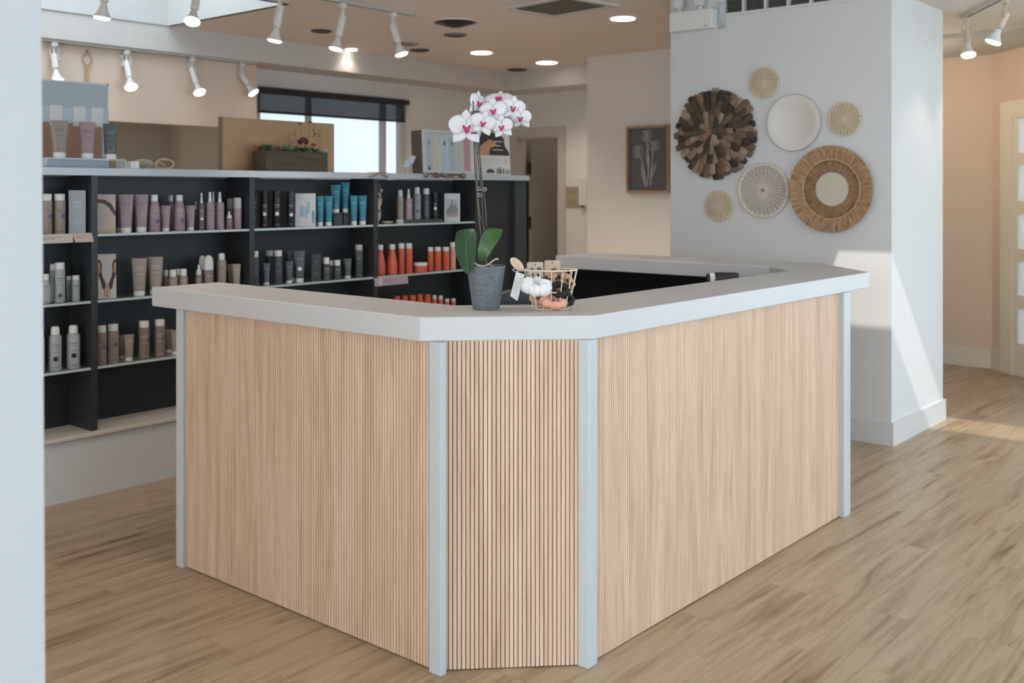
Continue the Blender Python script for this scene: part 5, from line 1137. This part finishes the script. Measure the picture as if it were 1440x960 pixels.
# square return grille
c1, c2, c3 = ceil_at(725, 9.5), ceil_at(774, 21), ceil_at(851, 7.5)
sx, sy = (c3-c2).length, (c1-c2).length
c4 = c1 + (c3-c2)
cc = (c1+c3)/2; ang = math.atan2((c3-c2).y, (c3-c2).x)
o = thing('square_ceiling_grille', (cc.x, cc.y, CZ), 'square dark ceiling grille with pale frame at the top of the picture', 'vent', rz=ang)
MB().box((-sx/2, -sy/2, -0.008), (sx/2, sy/2, -0.001)).build('grille_face', plain('olive_grille', (0.12, 0.115, 0.085), 0.7, bump=1.0, bscale=120, var=0.2, vscale=90), o, smooth=False)
f = MB(); fw_ = 0.05
f.box((-sx/2-fw_, -sy/2-fw_, -0.014), (sx/2+fw_, -sy/2, -0.001)).box((-sx/2-fw_, sy/2, -0.014), (sx/2+fw_, sy/2+fw_, -0.001)).box((-sx/2-fw_, -sy/2, -0.014), (-sx/2, sy/2, -0.001)).box((sx/2, -sy/2, -0.014), (sx/2+fw_, sy/2, -0.001)); f.build('grille_frame', 'soffit', o, smooth=False)
# ------------------------------------------------------------------ potted orchid on the counter
ZC = ZT + 0.0005
pb = at_z(683.5, 434.5, ZC); tP = depth(pb)
orc = thing('potted_orchid', tuple(pb), 'white and magenta orchid in a textured grey pot on the counter', 'potted plant')
# local frame: x = screen right, y = away, z up
orc.rotation_euler = (0, 0, math.atan2(-CA, SA))
def L_(x, y, dy=0.0):
    """photo pixel -> orchid-local point at the plant's distance (+dy further away)"""
    p = at_t(x, y, tP+dy) - pb; R_ = Vector((SA, -CA, 0)); F_ = Vector((CA, SA, 0)); return Vector((p.dot(R_), p.dot(F_), p.z))
k = tP/FPX
rb_, rt_, hp_ = 19.0*k, 27.5*k, (L_(683, 373).z)
potm, nt, b = newmat('embossed_grey_pot'); b.inputs['Roughness'].default_value = 0.5
tc = nt.nodes.new('ShaderNodeTexCoord'); mp = nt.nodes.new('ShaderNodeMapping'); mp.inputs['Scale'].default_value = (22, 22, 34); lnk(nt, tc.outputs['Object'], mp.inputs[0])
vo = nt.nodes.new('ShaderNodeTexVoronoi'); vo.inputs['Scale'].default_value = 1.6; vo.feature = 'DISTANCE_TO_EDGE'; lnk(nt, mp.outputs[0], vo.inputs['Vector'])
rr = ramp(nt, vo.outputs['Distance'], [(0.0, (0.155, 0.175, 0.185)), (0.08, (0.115, 0.13, 0.14)), (0.6, (0.105, 0.12, 0.13))]); lnk(nt, rr.outputs[0], b.inputs['Base Color'])
bp = nt.nodes.new('ShaderNodeBump'); bp.inputs['Strength'].default_value = 0.6; bp.inputs['Distance'].default_value = 0.004; bp.invert = True; lnk(nt, vo.outputs['Distance'], bp.inputs['Height']); lnk(nt, bp.outputs[0], b.inputs['Normal'])
pot = MB().loft([(0, rb_*0.96, rb_*0.96), (0.003, rb_, rb_), (hp_*0.97, rt_*0.985, rt_*0.985), (hp_, rt_, rt_), (hp_, rt_*0.93, rt_*0.93), (hp_*0.88, rt_*0.88, rt_*0.88)], 48).build('pot', potm, orc, angle=50)
f = MB(); rnd = random.Random(4)
for i in range(70): a, q = rnd.uniform(0, 2*PI), rt_*0.86*math.sqrt(rnd.random()); f.ball((q*math.cos(a), q*math.sin(a), hp_*0.9+rnd.uniform(0, 0.006)), rnd.uniform(0.005, 0.009), 4, (1.3, 1, 0.7))
f.build('bark', plain('orchid_bark', (0.07, 0.045, 0.03), 0.9), orc)
lf = wood('orchid_leaf_green', [(0.3, (0.030, 0.075, 0.028)), (0.55, (0.055, 0.125, 0.040)), (0.8, (0.10, 0.19, 0.065))], (14, 14, 3), 0.32, bump=0.1)
lfd = wood('orchid_leaf_dark', [(0.3, (0.016, 0.05, 0.028)), (0.55, (0.028, 0.075, 0.036)), (0.8, (0.05, 0.11, 0.05))], (14, 14, 3), 0.32, bump=0.1)
def leaf(left, right, ybow, mat, fold=0.006, name='leaf', dys=None):
    """blade between two edge polylines given in photo pixels; ybow pushes it toward or away"""
    f = MB(); n_ = len(left); vs_ = []
    for i in range(n_):
        dy = (dys[i] if dys else ybow*math.sin(PI*i/(n_-1)))
        a, c_ = L_(*left[i], dy), L_(*right[i], dy); m_ = (a+c_)/2 + Vector((0, fold, 0))
        vs_ += [a, a*0.5+m_*0.5+Vector((0, fold*0.25, 0)), m_, c_*0.5+m_*0.5+Vector((0, fold*0.25, 0)), c_]
    k5 = [(i*5+j, i*5+j+1, (i+1)*5+j+1, (i+1)*5+j) for i in range(n_-1) for j in range(4)]
    N_ = len(vs_); th = Vector((0, 0.0022, 0)); vs2 = vs_ + [v_+th for v_ in vs_]
    fs_ = k5 + [tuple(reversed([q+N_ for q in t_])) for t_ in k5]
    rim = [i*5 for i in range(n_)] + [(n_-1)*5+j for j in range(1, 5)] + [i*5+4 for i in range(n_-2, -1, -1)] + [j for j in range(3, 0, -1)]
    for i in range(len(rim)): a_, b2 = rim[i], rim[(i+1) % len(rim)]; fs_.append((a_, b2, b2+N_, a_+N_))
    f.add(vs2, fs_); o_ = f.build(name, mat, orc, fixn=True, sub=1, angle=80)
    f = MB(); mid = [i*5+2 for i in range(n_)]; f.tube([vs_[i]+Vector((0, -0.0006, 0)) for i in mid], 0.0009, 5); f.build('midrib', plain('leaf_midrib', (0.10, 0.17, 0.07), 0.5), o_)
leaf([(641, 324), (639, 340), (639, 352), (643, 366), (649, 378), (656, 386)], [(668, 319), (672, 332), (671, 345), (669, 362), (666, 377), (659, 386)], 0, lfd, 0.010, dys=[0.03, 0.0, -0.02, -0.045, -0.06, -0.068])
leaf([(686, 319.5), (677, 330), (672, 345), (671, 358), (674, 370)], [(709, 321), (704, 334), (696, 346), (688, 357), (682, 370)], 0, lf, 0.008, dys=[0.0, -0.02, -0.035, -0.035, -0.02])
leaf([(688, 338), (684, 350), (679, 362), (676, 371)], [(692, 340), (692, 352), (689, 363), (684, 371)], 0, lfd, 0.004, dys=[0.05, 0.04, 0.02, 0.015])
rm = plain('aerial_root', (0.36, 0.36, 0.30), 0.7)
f = MB(); f.tube([L_(*q) for q in ((667, 369, -0.04), (672, 373, -0.05), (680, 374.5, -0.055), (688, 371, -0.06), (694, 366, -0.06), (698, 363.5, -0.06), (701, 365, -0.06))], 0.0028, 8); f.build('aerial_root', rm, orc)
f = MB(); f.tube([L_(*q) for q in ((688, 371, -0.04), (692, 374, -0.05), (696, 377, -0.05))], 0.0022, 8); f.build('aerial_root', rm, orc)
stm = plain('flower_stem', (0.10, 0.095, 0.055), 0.55); stk = plain('black_stake', (0.02, 0.02, 0.02), 0.5)
S_ = [[(680, 372, 0), (678, 345, 0), (673, 300, 0), (669.5, 250, 0.0), (667, 215, 0), (668, 190, 0), (672, 165, 0.01), (682, 148, 0.01), (697, 142, 0.0), (712, 146, -0.01), (725, 158, -0.02)],
      [(684, 372, 0.01), (683.5, 330, 0.01), (674.5, 300, 0.01), (671.5, 262, 0.01), (669.5, 215, 0.01), (667, 188, 0), (662, 178, -0.01)],
      [(684, 318, 0.015), (682.5, 290, 0.015), (679, 262, 0.015), (675.5, 225, 0.01), (672, 200, 0.01), (674, 182, 0.0), (686, 172, 0), (702, 178, -0.01)]]
def smooth_pts(P, n=4):
    out = []
    for i in range(len(P)-1):
        p0, p1, p2, p3 = P[max(i-1, 0)], P[i], P[i+1], P[min(i+2, len(P)-1)]
        for j in range(n):
            t_ = j/n; out.append(0.5*((2*p1)+(p2-p0)*t_+(2*p0-5*p1+4*p2-p3)*t_*t_+(3*p1-p0-3*p2+p3)*t_**3))
    return out + [P[-1]]
for i, s_ in enumerate(S_):
    f = MB(); f.tube(smooth_pts([L_(*q) for q in s_]), 0.0022 if i < 2 else 0.0018, 7, r1=0.0014); f.build('flower_stem', stm, orc)
for a, b2 in (((676, 372, 0.012), (666.8, 143, 0.012)), ((681, 372, 0.02), (672.5, 190, -0.02)), ((683, 372, 0.0), (669, 188, -0.03))):
    if a[0] == 676: f = MB(); f.tube([L_(668.5, 250, 0.005), L_(666.5, 200, -0.01), L_(665.5, 142, -0.045)], 0.0019, 6)
    else: f = MB(); f.tube([L_(*a), L_((a[0]+b2[0])/2+1.5, (a[1]+b2[1])/2, 0.0), L_(*b2)], 0.0017, 6)
    f.build('stake', stk, orc)
for (x_, y_, dy) in ((674.5, 265, 0), (675, 274, 0), (681.5, 266, 0.0), (667, 187, -0.045), (670, 157, -0.04)):
    f = MB(); c_ = L_(x_, y_, dy)
    if y_ < 200: f.box(c_-Vector((0.010, 0.003, 0.0025)), c_+Vector((0.010, 0.003, 0.0025)))
    else: f.tube([c_+Vector((0.006*math.cos(t_), 0.003*math.sin(t_)-0.004, 0.005*math.sin(t_))) for t_ in [2*PI*i/12 for i in range(12)]], 0.0013, 5, closed=True)
    f.build('clip', stk if y_ < 200 else plain('clear_clip', (0.35, 0.36, 0.35), 0.3), orc)
petm, nt, b = newmat('orchid_petal'); b.inputs['Roughness'].default_value = 0.55; b.inputs['Base Color'].default_value = (0.66, 0.655, 0.68, 1)
b.inputs['Subsurface Weight'].default_value = 0.15; b.inputs['Subsurface Radius'].default_value = (0.01, 0.008, 0.008); b.inputs['Subsurface Scale'].default_value = 0.3
mag = plain('magenta_lip', (0.46, 0.025, 0.13), 0.5, var=0.25, vscale=300); pinkm = plain('pink_flush', (0.70, 0.36, 0.46), 0.55); colm = plain('white_column', (0.78, 0.66, 0.70), 0.5)
def flower(x, y, r, dy, yaw, pitch, roll, k):
    """phalaenopsis: 3 sepals, 2 broad petals, lip; faces -Y (the viewer side) before turning"""
    C_ = L_(x, y, dy); R_ = r*tP/FPX
    T = Matrix.Translation(C_) @ Matrix.Rotation(yaw, 4, 'Z') @ Matrix.Rotation(pitch, 4, 'X') @ Matrix.Rotation(roll, 4, 'Y')
    def petal(f, ang, L, W, y0, cup, shape):
        c_, s_ = math.sin(ang), math.cos(ang); rows = 7; vs_ = []
        for i in range(rows+1):
            q = i/rows; wq = W*shape(q)
            for j in range(-3, 4):
                u = j/3; px_ = u*wq; pz_ = L*q*(1-0.06*u*u*q)
                py_ = y0 + cup*(q*q)*L*0.5 + 0.10*W*u*u*(0.4+q) + 0.012*L*math.sin(5*u+ang*3)*q
                vs_.append((px_*s_ + pz_*c_, py_, -px_*c_ + pz_*s_))
        fs_ = [(i*7+j, i*7+j+1, (i+1)*7+j+1, (i+1)*7+j) for i in range(rows) for j in range(6)]
        f.add(vs_, fs_)
    sep = lambda q: math.sin(PI*min(1, 0.10+0.885*q))**0.75*(0.92) if q > 0 else 0.18
    brd = lambda q: (0.22+0.9*math.sin(PI*min(1, q*0.90+0.04))**0.8) if q > 0 else 0.16
    f = MB(); f.M = T
    petal(f, 0.0, R_*1.0, R_*0.36, 0.002, 0.12, sep); petal(f, 2.45, R_*1.15, R_*0.40, 0.002, 0.12, sep); petal(f, -2.45, R_*1.15, R_*0.40, 0.002, 0.12, sep)
    petal(f, 1.35, R_*1.02, R_*0.50, -0.0015, 0.08, brd); petal(f, -1.35, R_*1.02, R_*0.50, -0.0015, 0.08, brd)
    fl = f.build('flower', petm, orc, angle=180)
    md = fl.modifiers.new('thickness', 'SOLIDIFY'); md.thickness = 0.0009
    f = MB(); f.M = T
    for s_ in (-1, 1): f.M = T @ Matrix.Translation((s_*R_*0.14, -R_*0.10, -R_*0.06)) @ Matrix.Rotation(s_*0.5, 4, 'Y'); f.ball((0, 0, 0), R_*0.15, 8, (0.45, 0.9, 1.1))
    f.M = T @ Matrix.Translation((0, -R_*0.20, -R_*0.20)) @ Matrix.Rotation(0.6, 4, 'X'); f.ball((0, 0, 0), R_*0.17, 8, (0.9, 0.6, 1.0))
    f.M = T
    f.tube([(0, -R_*0.2, -R_*0.30), (R_*0.05, -R_*0.3, -R_*0.42), (R_*0.11, -R_*0.28, -R_*0.36)], R_*0.02, 5); f.tube([(0, -R_*0.2, -R_*0.30), (-R_*0.05, -R_*0.3, -R_*0.42), (-R_*0.11, -R_*0.28, -R_*0.36)], R_*0.02, 5)
    f.build('lip', mag, fl)
    f = MB(); f.M = T; f.ball((0, -R_*0.13, R_*0.03), R_*0.085, 8, (1, 1, 1.2)); f.build('column', colm, fl)
F = [(656, 178, 25, -0.045, 0.15, 0.05, 0.0), (679.5, 172, 18, -0.05, 0.0, 0.05, 0.25), (693.5, 155, 19, -0.04, -0.1, -0.1, -0.1), (705.5, 177.5, 16.5, -0.05, -0.3, 0.15, -0.1),
     (721.5, 151, 17.5, -0.03, 0.1, 0.0, 0.15), (732, 165, 16, -0.035, -0.35, 0.2, 0.05), (673, 144.5, 18, -0.02, 0.9, 0.0, 0.2), (701.5, 139, 20, -0.01, -0.2, -0.75, 0.0), (710, 149, 14, 0.015, -1.2, 0.1, 0.3)]
for i, a in enumerate(F): flower(*a, i)
# ------------------------------------------------------------------ wire basket of hair accessories
kb = at_z(774.5, 434, ZC); tB = depth(kb)
bas = thing('wire_basket', tuple(kb), 'small cream wire basket holding hair accessories, right of the orchid', 'basket'); bas.rotation_euler = (0, 0, math.atan2(-CA, SA))
k = tB/FPX
def B_(x, y, dy=0.0):
    p = at_t(x, y, tB+dy) - kb; return Vector((p.dot(Vector((SA, -CA, 0))), p.dot(Vector((CA, SA, 0))), p.z))
wire = plain('cream_wire', (0.72, 0.58, 0.44), 0.4)
rb_, rt_ = 25*k, 37.5*k; hB = B_(774, 379).z
cxT = 0.0
def ringB(r, z): return [(r*math.cos(2*PI*i/36), r*math.sin(2*PI*i/36)*0.72, z) for i in range(36)]
rz_ = lambda z: rb_ + (rt_-rb_)*z/hB
for z in (0.002, hB*0.45, hB):
    f = MB(); f.tube(ringB(rz_(z), z), 0.0018 if z < hB else 0.0024, 6, closed=True); f.build('ring_wire', wire, bas)
for i in range(14):
    a = 2*PI*(i+0.5)/14; q = lambda z: (rz_(z)*math.cos(a), rz_(z)*math.sin(a)*0.72, z)
    f = MB(); f.tube([q(0.002), q(hB*0.5), q(hB)], 0.0015, 6); f.build('upright_wire', wire, bas)
f = MB()
for i in range(5): x_ = -rb_*0.8+i*rb_*0.4; yv = 0.72*math.sqrt(max(rb_**2-x_**2, 0)); f.tube([(x_, -yv, 0.002), (x_, yv, 0.002)], 0.0014, 5)
f.build('base_grid', wire, bas)
def scrunchie(name, x, y, r, tube_r, mat, label, dy=-0.01, tilt=0.5, yaw=0.0, seed=0, sq=0.75, group=None):
    C_ = bas.matrix_basis @ B_(x, y, dy); o_ = thing(name, tuple(C_), label, 'scrunchie', group); o_.rotation_euler = (tilt, 0.15, yaw + bas.rotation_euler[2])
    rnd = random.Random(seed); f = MB(); n_, m_ = 64, 14; vs_ = []
    for i in range(n_):
        a = 2*PI*i/n_; ph = math.sin(i*2.1+seed)*0.11 + math.sin(i*0.61+seed*2)*0.13 + rnd.uniform(-0.04, 0.04); tr = tube_r*(1+ph)
        for j in range(m_):
            b3 = 2*PI*j/m_; q = r + tr*math.cos(b3)*(1+0.1*math.sin(3*b3+i)); vs_.append((q*math.cos(a), q*math.sin(a)*sq, tr*math.sin(b3)))
    f.add(vs_, [(i*m_+j, ((i+1) % n_)*m_+j, ((i+1) % n_)*m_+(j+1) % m_, i*m_+(j+1) % m_) for i in range(n_) for j in range(m_)])
    f.build('gathered_fabric', mat, o_, angle=70, fixn=True)
    f = MB(); f.tube([((r-tube_r*0.75)*math.cos(2*PI*i/30), (r-tube_r*0.75)*math.sin(2*PI*i/30)*sq, 0) for i in range(30)], 0.0015, 5, closed=True); f.build('seam', mat, o_)
    return o_
def cloth(n_, c_): return plain(n_, c_, 0.8, bump=0.5, bscale=220, var=0.12, vscale=50)
peach = cloth('peach_satin', (0.68, 0.33, 0.23)); whitec = cloth('white_cotton', (0.74, 0.74, 0.73)); blk = cloth('black_velvet', (0.012, 0.012, 0.013)); pea2 = cloth('apricot_satin', (0.60, 0.36, 0.22))
scrunchie('scrunchie', 778, 424, 0.030, 0.0145, peach, 'peach satin scrunchie lying at the bottom front of the basket', dy=-0.035, tilt=0.45, seed=1)
scrunchie('scrunchie', 758, 420, 0.020, 0.012, pea2, 'apricot scrunchie low at left inside the basket', dy=0.015, tilt=0.9, seed=3)
scrunchie('scrunchie', 754.5, 403, 0.029, 0.0215, whitec, 'white cotton scrunchie bulging over the basket front', dy=-0.050, tilt=0.55, seed=2, sq=0.7, yaw=-0.1)
scrunchie('scrunchie', 786, 407, 0.026, 0.013, blk, 'black scrunchie in the middle of the basket', dy=-0.03, tilt=0.9, seed=5)
scrunchie('scrunchie', 797, 421, 0.020, 0.011, blk, 'black scrunchie at right, against the basket wires', dy=-0.015, tilt=1.3, yaw=0.5, seed=6)
# leopard cards / kraft earring cards
leo, nt, b = newmat('leopard_print'); b.inputs['Roughness'].default_value = 0.6
tc = nt.nodes.new('ShaderNodeTexCoord'); vo = nt.nodes.new('ShaderNodeTexVoronoi'); vo.inputs['Scale'].default_value = 62; nz = nt.nodes.new('ShaderNodeTexNoise'); nz.inputs['Scale'].default_value = 60
ad = nt.nodes.new('ShaderNodeVectorMath'); ad.operation = 'MULTIPLY_ADD'; ad.inputs[1].default_value = (0.02, 0.02, 0.02); lnk(nt, nz.outputs['Color'], ad.inputs[0]); lnk(nt, tc.outputs['Object'], ad.inputs[2])
lnk(nt, ad.outputs[0], vo.inputs['Vector']); rr = ramp(nt, vo.outputs['Distance'], [(0.0, (0.02, 0.012, 0.01)), (0.42, (0.03, 0.015, 0.01)), (0.50, (0.50, 0.32, 0.17)), (1.0, (0.55, 0.38, 0.22))]); lnk(nt, rr.outputs[0], b.inputs['Base Color'])
scrunchie('scrunchie', 790, 397, 0.031, 0.013, leo, 'leopard print scrunchie at upper right of the basket', dy=0.01, tilt=1.2, seed=7)
scrunchie('scrunchie', 772, 397, 0.020, 0.011, leo, 'leopard print scrunchie behind the white one', dy=0.02, tilt=1.35, seed=9)
kraft = plain('kraft_card', (0.50, 0.36, 0.25), 0.8, var=0.05, vscale=40); kraft2 = plain('grey_kraft_card', (0.48, 0.40, 0.31), 0.8, var=0.05, vscale=40)
def ecard(x0, x1, y0, y1, dy, mat, label, blobs):
    a, c_ = B_(x0, y0, dy), B_(x1, y1, dy); P_ = bas.matrix_basis @ Vector(((a.x+c_.x)/2, (a.y+c_.y)/2, c_.z)); W_, H_ = c_.x-a.x, a.z-c_.z
    o_ = thing('earring_card', tuple(P_), label, 'earring card', rz=bas.rotation_euler[2]); o_.rotation_euler[0] = -0.05
    f = MB(); f.add([(-W_/2, 0, 0), (W_/2, 0, 0), (W_/2, 0, H_*0.94), (W_*0.44, 0, H_), (-W_*0.44, 0, H_), (-W_/2, 0, H_*0.94)] + [(-W_/2, 0.001, 0), (W_/2, 0.001, 0), (W_/2, 0.001, H_*0.94), (W_*0.44, 0.001, H_), (-W_*0.44, 0.001, H_), (-W_/2, 0.001, H_*0.94)],
            [(0,1,2,3,4,5), (11,10,9,8,7,6)] + [(i, i+6, (i+1) % 6+6, (i+1) % 6) for i in range(6)]); f.build('card', mat, o_, smooth=False, fixn=True)
    f = MB(); flat_poly(f, ell(0, H_*0.88, 0.0026, 0.0026, 10), -0.0004); f.build('hang_hole', stk, o_, smooth=False, fixn=True)
    for u, v_, r_ in blobs:
        f = MB(); f.tube([(u*W_+r_*math.cos(t_), -0.003, v_*H_+r_*0.9*math.sin(t_)) for t_ in [2*PI*i/12 for i in range(12)]], r_*0.42, 6, closed=True); f.build('earring', plain('tortoiseshell', (0.035, 0.022, 0.018), 0.35), o_)
ecard(741, 764, 368.5, 397, 0.02, kraft2, 'greyish kraft card with four dark earrings, in the basket left', ((-0.18, 0.63, 0.004), (0.25, 0.65, 0.005), (-0.2, 0.36, 0.0045), (0.2, 0.36, 0.004)))
ecard(765.5, 788, 366, 396, 0.035, kraft, 'tan kraft card with small earrings, standing at the basket centre', ((0.02, 0.55, 0.004), (0.18, 0.60, 0.003)))
# hang tags tied to the rim
hook = bas.matrix_basis @ B_(727, 380, -0.01)
o_ = thing('wooden_tag', tuple(hook), 'oval pale wooden tag tied at the left rim of the basket', 'tag', rz=bas.rotation_euler[2])
def TL(x, y, dy=0.0): p = B_(x, y, dy) - B_(727, 380, -0.01); return p
f = MB(); cT = TL(727, 371.5, -0.012); A1 = 0.62
pp = []
for i in range(28):
    t_ = 2*PI*i/28; u, v_ = 0.0285*math.cos(t_), 0.0150*math.sin(t_); pp.append((cT.x + u*0.70+v_*0.71, cT.z - u*0.71+v_*0.70))
flat_poly(f, pp, cT.y, 0.003); f.build('oval_plate', plain('birch', (0.62, 0.45, 0.30), 0.6, var=0.05), o_, smooth=False, fixn=True)
f = MB()
for i in range(6): f.ball((cT.x-0.012+0.005*i, cT.y-0.001, cT.z+0.010-0.005*i), 0.0013, 5)
f.build('burnt_mark', plain('burnt_mark', (0.25, 0.15, 0.09), 0.8), o_)
tw_ = plain('jute_twine', (0.52, 0.44, 0.34), 0.9)
f = MB(); f.tube(smooth_pts([TL(720, 380, -0.014), TL(724, 377.5, -0.018), TL(729, 380, -0.02), TL(725, 382, -0.018), TL(721, 379, -0.016)]), 0.0014, 6); f.tube([TL(727, 380, -0.018), TL(737, 381, -0.005), TL(741, 380, 0.0)], 0.0012, 6); f.build('twine_bow', tw_, o_)
hk = bas.matrix_basis @ B_(728, 382, -0.02)
o_ = thing('price_tag', tuple(hk), 'white slanted price tag hanging at the left of the basket', 'tag', rz=bas.rotation_euler[2])
f = MB(); P4 = [B_(x_, y_, -0.02) - B_(728, 382, -0.02) for x_, y_ in ((726, 382), (738, 386), (727.5, 423), (717.5, 416))]
flat_poly(f, [(q.x, q.z) for q in P4], 0, 0.001); f.build('card', plain('white_card', (0.62, 0.62, 0.60), 0.7), o_, smooth=False, fixn=True)
f = MB(); 
for i in range(6):
    q = 0.2+0.12*i; a = P4[0].lerp(P4[3], q); c_ = P4[1].lerp(P4[2], q); a2, c2_ = a.lerp(c_, 0.2), a.lerp(c_, 0.75)
    f.tube([(a2.x, -0.0004, a2.z), (c2_.x, -0.0004, c2_.z)], 0.0006, 4)
f.build('faint_print', plain('grey_print', (0.38, 0.38, 0.38), 0.8), o_)
f = MB(); f.tube([(0.002, 0.0005, 0.0), (0.010, 0.006, 0.006), (0.03, 0.012, 0.004)], 0.0009, 5); f.build('string', tw_, o_)
